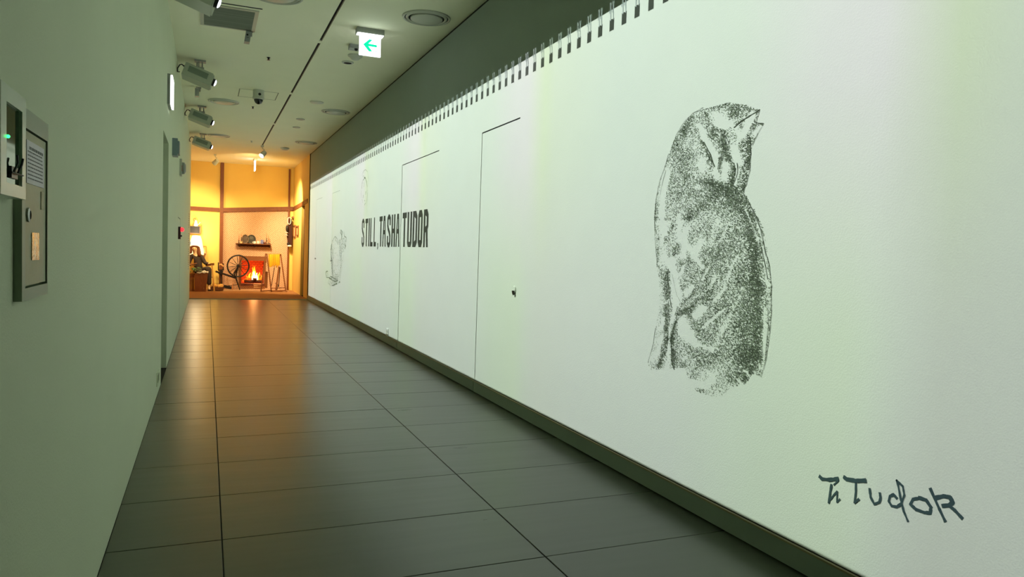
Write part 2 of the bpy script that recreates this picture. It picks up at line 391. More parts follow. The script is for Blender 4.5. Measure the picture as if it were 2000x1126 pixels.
MB().box(XR+0.06, XR+0.1, 19.15, 19.95, 0, 2.42).build('door_6', M_BRN, kind='structure')  # brown panel carries the dimness of the open passage in its colour
# exposed beams (rustic, not quite level)
def beam_between(p0, p1, h, name, par, d=0.05):
    a, b = Vector(p0), Vector(p1)
    return MB().prism([a+Vector((0, 0, -h/2)), b+Vector((0, 0, -h/2)), b+Vector((0, 0, h/2)), a+Vector((0, 0, h/2))], (0, -d, 0)).build(name, M_BEAM, par)
t = thing('timber_frame', (0.36, YB, 0.02), 'brown timber posts and rails framing the yellow and papered back wall', 'timber frame')
a, b, c = P(YB, 372, 407.5), P(YB, 432, 409.5), P(YB, 565, 407.3)
beam_between(a-Vector((1.5, 0, -0.03)), b-Vector((.04, 0, 0)), 0.098, 'rail', t); beam_between(b+Vector((.04, 0, 0)), c+Vector((.10, 0, 0.006)), 0.112, 'rail', t)
pt = P(YB, 433, 317); pb = P(YB, 431, 562)
MB().box(0.315, 0.405, YB-0.062, YB, 0.02, HC).build('post', M_BEAM, t)
MB().box(2.135, 2.175, YB-0.058, YB, 0.02, 3.50).build('post', M_BEAM, t)
ra, rb = Vector((XR, YB-0.02, c.z)), RW(601, 391.5)
d0 = MB().prism([ra+Vector((0, 0, -.06)), rb+Vector((0, 0, -.06)), rb+Vector((0, 0, .05)), ra+Vector((0, 0, .05))], (-0.014, 0, 0)).build('rail', M_BEAM, t)

# ================================================================== PROJECTED PICTURE, SET INTO FLAT COLOURED SHAPES
def wribbon(mb, pts, wd, off=0.0016):
    """flat band on the right wall through (y,z) points, width in metres"""
    n = len(pts); off0 = off
    for i in range(n-1):
        off = off0+(i % 12)*.00004
        (y0, z0), (y1, z1) = pts[i], pts[i+1]; w0 = wd[i] if isinstance(wd, list) else wd; w1 = wd[i+1] if isinstance(wd, list) else wd
        dy, dz = y1-y0, z1-z0; L = math.hypot(dy, dz) or 1e-6; ny, nz = -dz/L, dy/L
        ex, ez = dy/L*w0*0.3, dz/L*w0*0.3
        mb.add([(XR-off, y0-ex+ny*w0/2, z0-ez+nz*w0/2), (XR-off, y0-ex-ny*w0/2, z0-ez-nz*w0/2), (XR-off, y1+ex-ny*w1/2, z1+ez-nz*w1/2), (XR-off, y1+ex+ny*w1/2, z1+ez+nz*w1/2)], [(0, 1, 2, 3)])
def wquad(mb, y0, y1, z0, z1, off=0.0015):
    mb.add([(XR-off, y0, z0), (XR-off, y1, z0), (XR-off, y1, z1), (XR-off, y0, z1)], [(0, 3, 2, 1)])
def px2(pts, ox=0, oy=0, s=1.0):
    r = []
    for x, y in pts:
        q = RW(ox+x*s, oy+y*s); r.append((q.y, q.z))
    return r
# spiral binding along the top edge of the sheet
M_WIRE = mat('projected_wire_tone', (196, 204, 206), 0.5, 0.1, 80)  # projected light of the wires is put into this colour
M_HOLE = mat('projected_hole_tone', (66, 70, 64), 0.8, 0.3, 90)
mb = MB(); mb.mati(1); wquad(mb, -0.030, 0.022, 2.672, 2.742)
mb.mati(0)
for o in (-0.016, 0.014):
    wribbon(mb, [(o-0.006, 2.736), (o-0.002, 2.80), (o+0.0, 2.83), (o+0.006, 2.846), (o+0.014, 2.838), (o+0.016, 2.80), (o+0.012, 2.785)], 0.007, 0.0030)
    mb.mati(1); wribbon(mb, [(o-0.0005, 2.745), (o+0.003, 2.80)], 0.003, 0.0022); mb.mati(0)
wire = mb.build('binding_wire', [M_WIRE, M_HOLE], wr, org=(0, 0, 0))
wire.location = (0, 3.548-0.1434*19, 0)
for i in range(1, 122):
    c = bpy.data.objects.new('binding_wire', wire.data); COL.objects.link(c); c.parent = wr
    c.location = (0, wire.location.y+0.1434*i, 0)
def shade(mb, poly, O_, n, wy=.006, wz=.004, diag=.4):
    xs = [p[0] for p in poly]; ys = [p[1] for p in poly]; k = 0
    while k < n:
        x, y = random.uniform(min(xs), max(xs)), random.uniform(min(ys), max(ys)); k += 1
        if not inpoly(x, y, poly): continue
        q = RW(O_[0]+x*O_[2], O_[1]+y*O_[2]); a = random.uniform(.5, 1.4)*wy; b = random.uniform(.6, 1.6)*wz; of = random.uniform(.0013, .0020)
        mb.add([(XR-of, q.y-a, q.z-b), (XR-of, q.y+a, q.z-b+a*diag), (XR-of, q.y+a, q.z+b+a*diag), (XR-of, q.y-a, q.z+b)], [(0, 3, 2, 1)])
def inpoly(x, y, pg):
    r = False; n = len(pg); j = n-1
    for i in range(n):
        xi, yi = pg[i]; xj, yj = pg[j]
        if (yi > y) != (yj > y) and x < (xj-xi)*(y-yi)/(yj-yi)+xi: r = not r
        j = i
    return r
# lettering
letters = [('S', 165, 215), ('T', 235, 285), ('I', 300, 320), ('L', 335, 385), ('L', 405, 450), (',', 478, 497), ('T', 515, 575), ('A', 578, 647), ('S', 670, 740), ('H', 758, 830), ('A', 843, 920),
           ('T', 975, 1055), ('U', 1073, 1162), ('D', 1180, 1270), ('O', 1287, 1375), ('R', 1397, 1490)]
tl = thing('wall_lettering', RW(770, 482), 'dark condensed capital lettering on the white right wall', 'lettering')
ZB, ZT = 1.322, 1.752; LH = ZT-ZB
def letter(ch, ya, yb):
    w = ya-yb; mb = MB()
    X = lambda u: ya-u*w
    Z = lambda v: ZB+v*LH
    s = 0.36; bt = 0.155
    def quad(u0, u1, v0, v1): wquad(mb, X(u1), X(u0), Z(v0), Z(v1), .0015+len(mb.f)*.00005)
    def poly(p):
        oo = .0015+len(mb.f)*.00005
        mb.add([(XR-oo, X(u), Z(v)) for u, v in p], [tuple(range(len(p)))])
    if ch == 'T': quad(0, 1, 1-bt*1.05, 1); quad(.5-s/2, .5+s/2, 0, 1-bt*1.05)
    elif ch == 'I': quad(0, 1, 0, 1)
    elif ch == 'L': quad(0, s, 0, 1); quad(s, 1, 0, bt)
    elif ch == 'H': quad(0, .35, 0, 1); quad(.65, 1, 0, 1); quad(.35, .65, .42, .56)
    elif ch == 'A':
        poly([(0, 0), (.28, 0), (.46, .84), (.28, 1)]); poly([(.72, 0), (1, 0), (.74, 1), (.54, .84)]); poly([(.28, 1), (.46, .84), (.54, .84), (.74, 1)]); quad(.24, .76, .40, .54)
    elif ch == 'U':
        quad(0, .35, .12, 1); quad(.65, 1, .12, 1); poly([(0, .12), (.2, 0), (.8, 0), (1, .12), (.65, .15), (.35, .15)])
    elif ch == 'D':
        quad(0, .35, 0, 1); poly([(.35, 1), (.35, .84), (.65, .78), (1, .86), (.7, 1)]); poly([(.35, 0), (.7, 0), (1, .13), (.65, .2), (.35, .15)]); poly([(.65, .2), (1, .13), (1, .86), (.65, .78)])
    elif ch == 'O':
        poly([(0, .13), (.35, .19), (.35, .81), (0, .87)]); poly([(1, .13), (1, .87), (.65, .81), (.65, .19)]); poly([(0, .13), (.22, 0), (.78, 0), (1, .13), (.65, .19), (.35, .19)]); poly([(0, .87), (.35, .81), (.65, .81), (1, .87), (.78, 1), (.22, 1)])
    elif ch == 'R':
        quad(0, .35, 0, 1); poly([(.35, 1), (.35, .84), (.63, .80), (1, .86), (.72, 1)]); poly([(.63, .80), (.63, .58), (1, .54), (1, .86)]); poly([(.35, .38), (.80, .44), (1, .54), (.63, .58), (.35, .53)]); poly([(.63, 0), (1, 0), (.86, .46), (.52, .42)])
    elif ch == 'S':
        c = [(.83, .72), (.83, .88), (.62, .945), (.38, .945), (.17, .88), (.17, .68), (.3, .58), (.7, .43), (.83, .33), (.83, .13), (.62, .055), (.38, .055), (.17, .13), (.17, .30)]
        wribbon(mb, [(X(u), Z(v)) for u, v in c], s*w*0.85)
    elif ch == ',':
        mb.add([(XR-0.0015, X(u), ZB+v) for u, v in ((0.1, .05), (1, .05), (1, -.01), (.5, -.045), (.15, -.035), (.45, -.0))], [tuple(range(6))])
    mb.build('letter', M_LET, tl)
for ch, a, b in letters:
    letter(ch, RW(690+.0977*a, 480).y, RW(690+.0977*b, 480).y)
# signature
ts = thing('wall_signature', RW(1740, 975), 'blue-black handwritten signature low on the white right wall', 'signature')
def sig(pts, wd): 
    q = px2(pts, 1560, 880, 0.2); n = len(q); r = []
    for i in range(n-1):
        for k in range(4): u = k/4; r.append((q[i][0]*(1-u)+q[i+1][0]*u, q[i][1]*(1-u)+q[i+1][1]*u))
    r.append(q[-1]); mb = MB(); wribbon(mb, r, [wd*random.uniform(.8, 1.2) for _ in r]); mb.build('pen_stroke', M_SIG, ts)
sig([(208, 250), (230, 272), (300, 280), (385, 272)], .014); sig([(385, 265), (390, 290), (345, 330)], .006)
sig([(322, 330), (310, 400), (296, 505)], .011); sig([(300, 490), (345, 430), (378, 395), (376, 500), (405, 470)], .0075)
sig([(445, 255), (470, 275), (560, 290), (655, 288)], .016); sig([(560, 310), (560, 400), (548, 505), (590, 470)], .009)
sig([(695, 370), (705, 450), (740, 518), (790, 500), (802, 460), (795, 410)], .010)
sig([(960, 460), (930, 425), (895, 440), (882, 490), (910, 535), (960, 545), (1000, 520)], .010)
sig([(958, 285), (975, 340), (1000, 470), (1030, 590), (1070, 685)], .009); sig([(958, 285), (1020, 345), (1035, 430), (1010, 500)], .008)
sig([(1180, 460), (1120, 470), (1095, 520), (1150, 570), (1230, 600), (1290, 605), (1295, 550), (1250, 480), (1180, 455)], .012)
sig([(1290, 370), (1330, 460), (1380, 570), (1435, 685)], .011)
sig([(1350, 455), (1420, 440), (1480, 450), (1510, 500), (1470, 530), (1410, 535)], .014); sig([(1470, 530), (1530, 580), (1600, 655)], .013)

# ---- charcoal bird : many short ticks like crayon on laid paper
BIRD = [(1484, 215), (1458, 205), (1441, 203), (1416, 197), (1393, 205), (1370, 210), (1353, 222), (1339, 237), (1325, 257), (1315, 277), (1306, 302), (1297, 330), (1288, 356), (1281, 390), (1278, 421),
        (1278, 450), (1282, 487), (1284, 522), (1288, 554), (1286, 594), (1282, 639), (1276, 673), (1268, 707), (1266, 721), (1291, 721), (1313, 718), (1336, 718), (1347, 744), (1359, 761), (1378, 772),
        (1407, 774), (1427, 757), (1456, 748), (1471, 728), (1487, 736), (1498, 695), (1504, 650), (1507, 600), (1507, 554), (1501, 514), (1497, 475), (1490, 444), (1478, 418), (1464, 393),
        (1453, 376), (1456, 364), (1464, 333), (1466, 305), (1468, 285), (1480, 262), (1492, 241), (1478, 240)]
def inpoly(x, y, pg):
    r = False; n = len(pg); j = n-1
    for i in range(n):
        xi, yi = pg[i]; xj, yj = pg[j]
        if (yi > y) != (yj > y) and x < (xj-xi)*(y-yi)/(yj-yi)+xi: r = not r
        j = i
    return r
# tone strokes: x0,y0,x1,y1,radius,value (added), negative values rub out
TONE = [
 (1468, 420, 1482, 560, 9, .35), (1483, 560, 1478, 700, 10, .50), (1460, 430, 1472, 540, 14, .22), (1470, 560, 1458, 690, 20, .25), (1450, 540, 1440, 640, 26, .12), (1440, 410, 1425, 470, 24, .12),
 (1470, 470, 1474, 560, 9, .30), (1466, 402, 1496, 480, 3, -.6), (1495, 480, 1502, 600, 4, -.3), (1500, 600, 1492, 720, 4, -.25), (1405, 430, 1385, 480, 6, -.25), (1440, 500, 1405, 580, 4, -.3), (1455, 560, 1400, 660, 4, -.3), (1430, 620, 1385, 690, 5, -.25), (1400, 368, 1450, 372, 14, .45), (1385, 355, 1425, 372, 12, .35), (1425, 385, 1470, 420, 18, .30), (1376, 400, 1346, 425, 9, .45), (1346, 425, 1340, 440, 6, .35),
 (1450, 690, 1440, 735, 20, .40), (1470, 690, 1460, 735, 14, .45), (1458, 735, 1470, 722, 8, .4), (1425, 740, 1455, 742, 8, .25), (1360, 765, 1375, 762, 5, .5),
 (1298, 600, 1300, 640, 8, .45), (1304, 530, 1304, 575, 9, .65), (1290, 520, 1306, 590, 6, .30), (1306, 600, 1303, 660, 8, .55), (1303, 660, 1288, 712, 8, .60), (1296, 690, 1288, 716, 7, .3),
 (1321, 625, 1312, 665, 6, .65), (1312, 665, 1316, 712, 6, .50), (1316, 690, 1330, 710, 7, .25), (1325, 613, 1343, 604, 5, .6), (1340, 600, 1355, 640, 16, .15),
 (1395, 600, 1350, 690, 26, .12), (1390, 690, 1350, 730, 20, .18), (1370, 560, 1330, 590, 7, .30), (1362, 585, 1345, 612, 5, .35), (1385, 560, 1372, 590, 9, .35),
 (1345, 500, 1325, 550, 14, .20), (1400, 500, 1370, 540, 20, .18),
 # head and neck
 (1345, 235, 1318, 285, 14, .30), (1350, 230, 1338, 250, 8, .30), (1375, 208, 1400, 208, 9, .30), (1418, 200, 1440, 222, 10, .45), (1445, 208, 1478, 214, 8, .40), (1432, 222, 1424, 235, 6, .45),
 (1378, 222, 1384, 262, 9, .30), (1385, 250, 1415, 255, 8, .30), (1395, 262, 1412, 280, 8, .40), (1412, 258, 1416, 290, 6, .55), (1414, 285, 1422, 312, 8, .50), (1408, 310, 1404, 335, 5, .40), (1424, 305, 1436, 330, 6, .45),
 (1434, 330, 1430, 358, 5, .60), (1420, 335, 1430, 360, 6, .35), (1462, 262, 1464, 320, 6, .55), (1456, 300, 1455, 350, 10, .35), (1460, 345, 1452, 370, 5, .55), (1448, 250, 1430, 275, 12, .15),
 (1372, 278, 1396, 325, 4, .70), (1340, 300, 1345, 350, 16, .22), (1368, 355, 1400, 360, 5, .55), (1345, 375, 1375, 385, 14, .20), (1390, 380, 1450, 400, 22, .22), (1320, 300, 1330, 400, 20, .12),
 (1481, 228, 1470, 250, 4, .35), (1478, 240, 1490, 242, 3, .4), (1466, 225, 1440, 242, 2.5, .55), (1313, 440, 1300, 470, 5, .40), (1305, 470, 1308, 500, 6, .30), (1325, 480, 1315, 500, 6, .3),
 (1286, 450, 1283, 520, 4, .35), (1280, 400, 1280, 450, 3, .30),
 # highlights
 (1302, 335, 1296, 372, 7, -1), (1296, 372, 1292, 420, 5, -.9), (1292, 420, 1298, 455, 5, -.6), (1312, 505, 1322, 590, 7, -1), (1318, 560, 1326, 585, 8, -1), (1318, 590, 1314, 625, 4, -1), (1308, 640, 1306, 700, 2.5, -.8),
 (1335, 520, 1322, 560, 4, -.5), (1332, 630, 1346, 655, 12, -1), (1346, 655, 1358, 672, 8, -1), (1360, 615, 1372, 600, 9, -.9), (1392, 590, 1420, 560, 3, -.4), (1372, 640, 1412, 605, 3.5, -.7), (1366, 674, 1392, 682, 5, -.45), (1350, 690, 1336, 700, 4, -.3),
 (1345, 480, 1372, 520, 6, -.55), (1372, 470, 1352, 500, 7, -.6), (1340, 440, 1335, 500, 8, -.45), (1340, 575, 1352, 560, 5, -.9), (1385, 520, 1372, 545, 3, -.5), (1400, 540, 1375, 575, 3, -.5),
 (1375, 268, 1395, 305, 7, -1), (1395, 305, 1400, 345, 6, -1), (1388, 250, 1372, 262, 5, -.5), (1400, 242, 1415, 250, 7, -.7), (1395, 225, 1425, 240, 10, -.45), (1470, 222, 1452, 262, 7, -1), (1438, 248, 1445, 270, 6, -.5), (1418, 320, 1415, 345, 7, -1), (1432, 300, 1442, 335, 3, -.9), (1442, 320, 1436, 360, 3, -1),
 (1433, 285, 1446, 318, 7, -.8), (1474, 262, 1486, 248, 3.5, -1), (1372, 312, 1372, 330, 8, -.6), (1365, 245, 1375, 262, 6, -.5), (1455, 405, 1482, 470, 2.5, -.7), (1490, 480, 1500, 560, 2, -.7), (1493, 600, 1492, 700, 3, -.6),
 (1458, 725, 1462, 732, 5, -1), (1441, 740, 1450, 752, 3, -1), (1392, 740, 1380, 752, 10, -.4), (1345, 745, 1372, 752, 7, -.6), (1335, 722, 1400, 728, 5, -.15), (1420, 440, 1408, 470, 3, -.4), (1296, 620, 1293, 640, 3.5, -.9), (1293, 655, 1286, 690, 2.5, -.8), (1326, 420, 1328, 470, 6, -.4),
]
def bump_at(x, y):
    v = 0.0
    for x0, y0, x1, y1, r, a in TONE:
        if min(x0, x1)-2*r > x or max(x0, x1)+2*r < x or min(y0, y1)-2*r > y or max(y0, y1)+2*r < y: continue
        dx, dy = x1-x0, y1-y0; L = dx*dx+dy*dy or 1; u = max(0, min(1, ((x-x0)*dx+(y-y0)*dy)/L))
        d = math.hypot(x-x0-u*dx, y-y0-u*dy)/r
        if d < 2: v += a*math.exp(-d*d*1.6)
    return v
from mathutils import noise as mnoise
def proj(pt):
    d = Vector(pt)-CAMP; z = d.dot(fw); return 1000+FPX*d.dot(rt)/z, 563-FPX*d.dot(up)/z
tb = thing('bird_drawing', RW(1390, 775), 'large charcoal drawing of a bird with raised beak on the white wall', 'drawing')
mb = MB()
zz = 0.585; row = 0
while zz < 2.03:
    yy = 2.47+(row % 2)*0.002
    while yy < 3.50:
        x, y = proj((XR, yy, zz))
        if inpoly(x, y, BIRD):
            hx = (x-1275)/230
            base = 0.33 + 0.12*max(0, min(1, (y-370)/100))*max(0, min(1, (x-1330)/60))
            if x < 1312 and y > 430: base = .12
            base *= 1-.45*max(0, min(1, (y-690)/50))
            t_ = base+bump_at(x, y)
            t_ += 0.15*mnoise.noise(Vector((x*.05+y*.03, (y*.045-x*.02), 0)))+0.20*mnoise.noise(Vector(((x+y*.55)*.16, (y-x*.55)*.03, 3)))
            t_ = .9*(1-math.exp(-(t_-.06)*1.35)) if t_ > .06 else 0
            if t_ > 0.03 and random.random() < min(.95, t_*1.25+.04):
                k = min(1.35, .62+t_*.8); wy = .0028*k*random.uniform(.7, 1.5); wz = .0014*k*random.uniform(.7, 1.5); sl = random.uniform(-.0006, .0012)
                jy = random.uniform(-.0015, .0015); jz = random.uniform(-.0006, .0006); of = random.uniform(.0013, .0019)
                mb.mati(0 if random.random() < .12+t_*.95 else 1)
                mb.add([(XR-of, yy+jy-wy, zz+jz-wz-sl), (XR-of, yy+jy+wy, zz+jz-wz+sl), (XR-of, yy+jy+wy, zz+jz+wz+sl), (XR-of, yy+jy-wy, zz+jz+wz-sl)], [(0, 3, 2, 1)])
        yy += .0052
    zz += .0046; row += 1
M_PROJL = mat('projected_light_charcoal', (128, 138, 120), 0.9, 0.15, 60)
mb.build('crayon_shading', [M_PROJ, M_PROJL], tb, kind='stuff')
def wob(pts, wd, ox=0, oy=0, s=1.0, par=None, mt=None, jit=.0008, name='pencil_line'):
    q = px2(pts, ox, oy, s); r = []
    for i in range(len(q)-1):
        for k in range(3): u = k/3; r.append((q[i][0]*(1-u)+q[i+1][0]*u+random.gauss(0, jit), q[i][1]*(1-u)+q[i+1][1]*u+random.gauss(0, jit)))
    r.append(q[-1]); MBX.append((r, wd))
MBX = []
def flush(name, mt, par):
    mb = MB()
    for r, wd in MBX: wribbon(mb, r, [wd*random.uniform(.5, 1.3) for _ in r], .0026)
    MBX.clear(); return mb.build(name, mt, par, kind='stuff')
for l, wd in (([(1484, 214), (1462, 228), (1444, 240), (1434, 249)], .0045), ([(1492, 241), (1480, 262), (1470, 284)], .002), ([(1478, 240), (1492, 241)], .003), ([(1465, 268), (1467, 300), (1465, 335), (1457, 362), (1450, 372)], .004),
              ([(1375, 278), (1388, 302), (1396, 325)], .005), ([(1484, 216), (1478, 236)], .003), ([(1462, 393), (1482, 432), (1493, 480), (1503, 520), (1508, 560)], .0028), ([(1470, 412), (1488, 450), (1496, 500)], .0025), ([(1484, 470), (1494, 510), (1500, 545)], .003),
              ([(1507, 560), (1507, 610), (1503, 660), (1497, 700), (1487, 735)], .0022), ([(1500, 590), (1501, 640), (1495, 700)], .002), ([(1306, 302), (1297, 332), (1288, 356), (1282, 388), (1279, 430), (1280, 470), (1284, 520)], .0025),
              ([(1301, 332), (1294, 358), (1290, 380)], .002), ([(1309, 298), (1322, 262), (1338, 236), (1354, 221), (1374, 210)], .0022), ([(1281, 640), (1276, 672), (1266, 708)], .0025), ([(1402, 330), (1406, 310), (1413, 290)], .003), ([(1440, 318), (1441, 338), (1432, 360)], .004),
              ([(1434, 318), (1437, 335), (1430, 356)], .004), ([(1320, 628), (1311, 660), (1313, 705), (1317, 720)], .006), ([(1304, 528), (1306, 560), (1312, 600)], .004), ([(1313, 535), (1322, 575), (1330, 590)], .0012)): wob(l, wd, par=tb)
flush('pencil_line', M_PROJ, tb)
# small squirrel-like animal drawing far along the wall
ta = thing('animal_drawing', RW(655, 560), 'small pencil drawing of a sitting long-tailed animal beyond the lettering', 'drawing')
O = (620, 430, 1/8.04)
for l, wd in (([(215, 460), (235, 330), (280, 250), (310, 290), (335, 360)], .016), ([(225, 380), (210, 470), (215, 560), (235, 640)], .035), ([(215, 560), (225, 650), (235, 720)], .028), ([(225, 700), (240, 800), (250, 880)], .03),
              ([(345, 320), (345, 470), (355, 560)], .02), ([(370, 290), (370, 440), (375, 560)], .02), ([(365, 150), (362, 190), (380, 230), (380, 290)], .02), ([(370, 145), (392, 180), (385, 230)], .02), ([(415, 180), (425, 250), (455, 270), (450, 330)], .02),
              ([(430, 370), (445, 400), (430, 440)], .03), ([(400, 290), (395, 400), (400, 480)], .010), ([(410, 540), (400, 700), (360, 900), (340, 970)], .008), ([(380, 560), (375, 720), (350, 880)], .010), ([(130, 830), (150, 790), (165, 800)], .012),
              ([(130, 830), (145, 900), (190, 900), (230, 920)], .018), ([(180, 900), (220, 930), (280, 960), (320, 940)], .03), ([(200, 880), (250, 900), (300, 930)], .025), ([(190, 920), (170, 980), (200, 1020)], .008), ([(230, 1020), (270, 1010), (310, 990)], .035),
              ([(335, 980), (350, 960), (358, 975)], .025), ([(320, 640), (325, 700), (322, 720)], .012), ([(255, 790), (290, 850), (320, 860), (310, 810)], .012), ([(300, 610), (285, 740), (265, 800)], .008), ([(280, 300), (300, 330), (330, 380)], .008)): wob(l, wd*.75, *O, jit=.003)
flush('pencil_line', M_PROJL, ta)
mb = MB()
for pg, n_ in (([(205, 400), (235, 380), (255, 500), (250, 880), (228, 880), (208, 640)], 240), ([(225, 400), (285, 270), (325, 340), (335, 640), (300, 860), (255, 860)], 120), ([(195, 890), (240, 860), (330, 880), (325, 960), (240, 960)], 190), ([(180, 960), (320, 960), (300, 1030), (190, 1030)], 90),
               ([(338, 300), (358, 300), (380, 560), (350, 620)], 110), ([(362, 150), (395, 170), (400, 300), (378, 290)], 60), ([(370, 290), (455, 270), (450, 440), (400, 520), (370, 480)], 130), ([(340, 600), (400, 560), (370, 880), (320, 940)], 120), ([(125, 800), (165, 790), (170, 900), (140, 900)], 50)):
    shade(mb, pg, O, n_, .007, .005)
mb.build('pencil_shading', mat('projected_pale_pencil', (132, 142, 122), .9, .15, 60), ta, kind='stuff')
th = thing('face_drawing', RW(713, 400), 'faint pencil drawing of a round hooded face above the lettering', 'drawing')
O = (690, 320, 0.08)
for l, wd in (([(215, 290), (235, 210), (270, 155), (310, 140), (350, 190), (368, 280), (378, 400), (375, 520)], .004), ([(240, 400), (280, 340), (300, 345), (325, 420), (335, 480), (345, 560)], .009), ([(230, 410), (215, 500), (210, 600)], .011), ([(205, 640), (195, 730), (195, 820)], .005),
              ([(270, 335), (298, 340)], .022), ([(262, 440), (268, 500), (258, 560)], .005), ([(310, 675), (303, 745)], .016), ([(250, 760), (242, 825)], .016), ([(340, 640), (345, 760), (340, 880), (330, 970)], .006), ([(280, 890), (288, 900)], .010), ([(298, 950), (280, 1000)], .008), ([(215, 860), (238, 940)], .004),
              ([(240, 310), (258, 280)], .006)): wob(l, wd*1.15, *O, jit=.0015)
flush('pencil_line', M_PROJL, th)

# ================================================================== WALL FITTINGS
# outlet low on the right wall
o = RW(757, 650); t = thing('wall_outlet', (XR, o.y, o.z-.06), 'small white power outlet just above the right skirting', 'outlet')
MB().box(XR-.009, XR, o.y-.06, o.y+.06, o.z-.055, o.z+.06).build('cover_plate', M_WHITE, t)
MB().box(XR-.012, XR-.009, o.y-.035, o.y+.035, o.z+.005, o.z+.04).build('socket', M_FIT, t); MB().box(XR-.012, XR-.009, o.y-.035, o.y+.035, o.z-.04, o.z-.005).build('socket', M_FIT, t)
# outlet on the left wall by the doorway
o = LW(307, 738); t = thing('wall_outlet', (XL, o.y, .10), 'pale power outlet near the floor on the left wall before the doorway', 'outlet')
MB().box(XL, XL+.008, o.y-.10, o.y+.10, .09, .205).build('cover_plate', M_LEFT, t); MB().box(XL+.008, XL+.012, o.y-.08, o.y-.02, .12, .18).build('socket', M_JAMB, t); MB().box(XL+.008, XL+.012, o.y+.02, o.y+.08, .12, .18).build('socket', M_JAMB, t)
# grey fire cabinet panel
t = thing('wall_cabinet', (XL, 2.02, 1.10), 'grey-green metal wall cabinet with notice, round lock, worn sticker and reflection patch', 'cabinet')
M_CAB = mat('cabinet_metal', (140, 150, 108), 0.4, 0.06, 20, 0.05, 80)
M_CABF = mat('cabinet_frame_metal', (138, 156, 130), 0.4, 0.05, 20)
xf = XL+.016
MB().box(XL, xf, 1.868, 1.900, 1.136, 1.560).box(XL, xf, 2.138, 2.146, 1.136, 1.560).box(XL, xf, 1.900, 2.138, 1.136, 1.163).box(XL, xf, 1.900, 2.138, 1.517, 1.56).build('frame', M_CABF, t)
dr = MB().box(XL, XL+.013, 1.906, 2.134, 1.168, 1.513).build('door', M_CAB, t)
M_NOTE = mat('printed_notice', (214, 214, 222), 0.5, 0.10, 30); M_PRT = mat('notice_print', (120, 122, 124), 0.8, .1)
o1, o2 = P(1.93, 60, 290), P(2.11, 86, 360)
nt_ = MB().box(XL+.013, XL+.0145, 1.920, 2.105, 1.398, 1.494).build('notice', M_NOTE, dr)
mbn = MB()
for k in range(9):
    z = 1.478-k*.0085; hh = .0032 if k == 0 else .0013; ya = 1.945 if k == 0 else 1.93
    while ya < 2.085:
        L_ = random.uniform(.008, .024); mbn.box(XL+.0145, XL+.0149, ya, min(ya+L_, 2.09), z-hh, z+hh); ya += L_+.005
mbn.build('printed_lines', M_PRT, dr, kind='stuff')
MB().box(XL+.013, XL+.0145, 2.075, 2.110, 1.345, 1.388).build('worn_sticker', mat('worn_sticker_paper', (210, 200, 170), .7, .3, 90), dr)
ky = LW(61, 404); MB().lathe((XL+.013, 1.935, 1.327), [(.016, 0), (.016, .004), (.010, .006), (.010, .003)], 16, 'x').build('lock', M_METAL, dr)
MB().box(XL+.013, XL+.0145, 1.975, 2.052, 1.224, 1.288).build('reflection_patch', mat('reflection_foil', (200, 190, 160), .12, .2, 60, .6, 60, metal=.9), dr)  # foil patch stands in for a warm reflection on the door
# glass fronted box nearer the viewer
t = thing('wall_cabinet', (XL, 1.75, 1.35), 'pale box with glass window, black latch and green light at the left edge', 'cabinet')
x1 = XL+.030
M_BOXF = mat('pale_enamel', (216, 230, 212), .25, .04, 20, spec=.6)
MB().box(XL, x1, 1.62, 1.662, 1.359, 1.578).box(XL, x1, 1.79, 1.822, 1.359, 1.578).box(XL, x1, 1.662, 1.79, 1.359, 1.385).box(XL, x1, 1.662, 1.79, 1.545, 1.578).build('frame', M_BOXF, t)
MB().box(XL, x1-.006, 1.662, 1.79, 1.385, 1.545).build('window', mat('mirror_glass', (90, 104, 84), .04, .02, metal=.85), t)
la = MB(); la.box(x1-.006, x1-.002, 1.712, 1.762, 1.398, 1.422); la.tube([(x1, 1.718, 1.41), (x1+.006, 1.722, 1.43), (x1+.006, 1.716, 1.445)], .0022, 6); la.tube([(x1, 1.752, 1.41), (x1+.006, 1.754, 1.43), (x1+.006, 1.764, 1.442)], .0022, 6); la.tube([(x1, 1.70, 1.408), (x1+.004, 1.775, 1.408)], .0018, 6)
la.build('latch', M_DARK, t)
MB().ball((x1+.001, 1.668, 1.476), .0035).build('indicator_light', mat('green_led', (60, 255, 120), .3, 0, emit=(40, 255, 110), estr=5), t)

def draw_in(t, s, sy=None):
    sy = sy or s
    for o_ in [q for q in bpy.data.objects if q.parent == t or (q.parent and q.parent.parent == t)]:
        g_ = ORG[o_.name]
        for v in o_.data.vertices:
            v.co.y = (v.co.y+g_.y)*sy-g_.y; v.co.z = CH+(v.co.z+g_.z-CH)*s-g_.z
draw_in(bpy.data.objects['wall_cabinet'], .957); draw_in(bpy.data.objects['wall_cabinet.001'], .92, .96)
# slit vents near the far end of the left wall and door outline
t = thing('wall_speaker_slots', (XL, 16.6, .75), 'rows of small slots pierced in the left wall near its far corner', 'slots')
for k in range(26):
    z = .72+k*.047
    if k in (10, 17, 18): continue
    MB().box(XL, XL+.002, 16.95+.04*(k % 2), 17.25, z, z+.020).build('slot', mat('slot_shadow_paint', (120, 110, 80), .9), t)
mb = MB().box(XL-.002, XL+.0012, 11.76, 11.775, .02, 1.62).box(XL-.002, XL+.0012, 10.9, 11.775, 1.62, 1.632)
ob = mb.build('access_panel_joint', mat('joint_shadow_paint', (112, 124, 98), .9), lw)
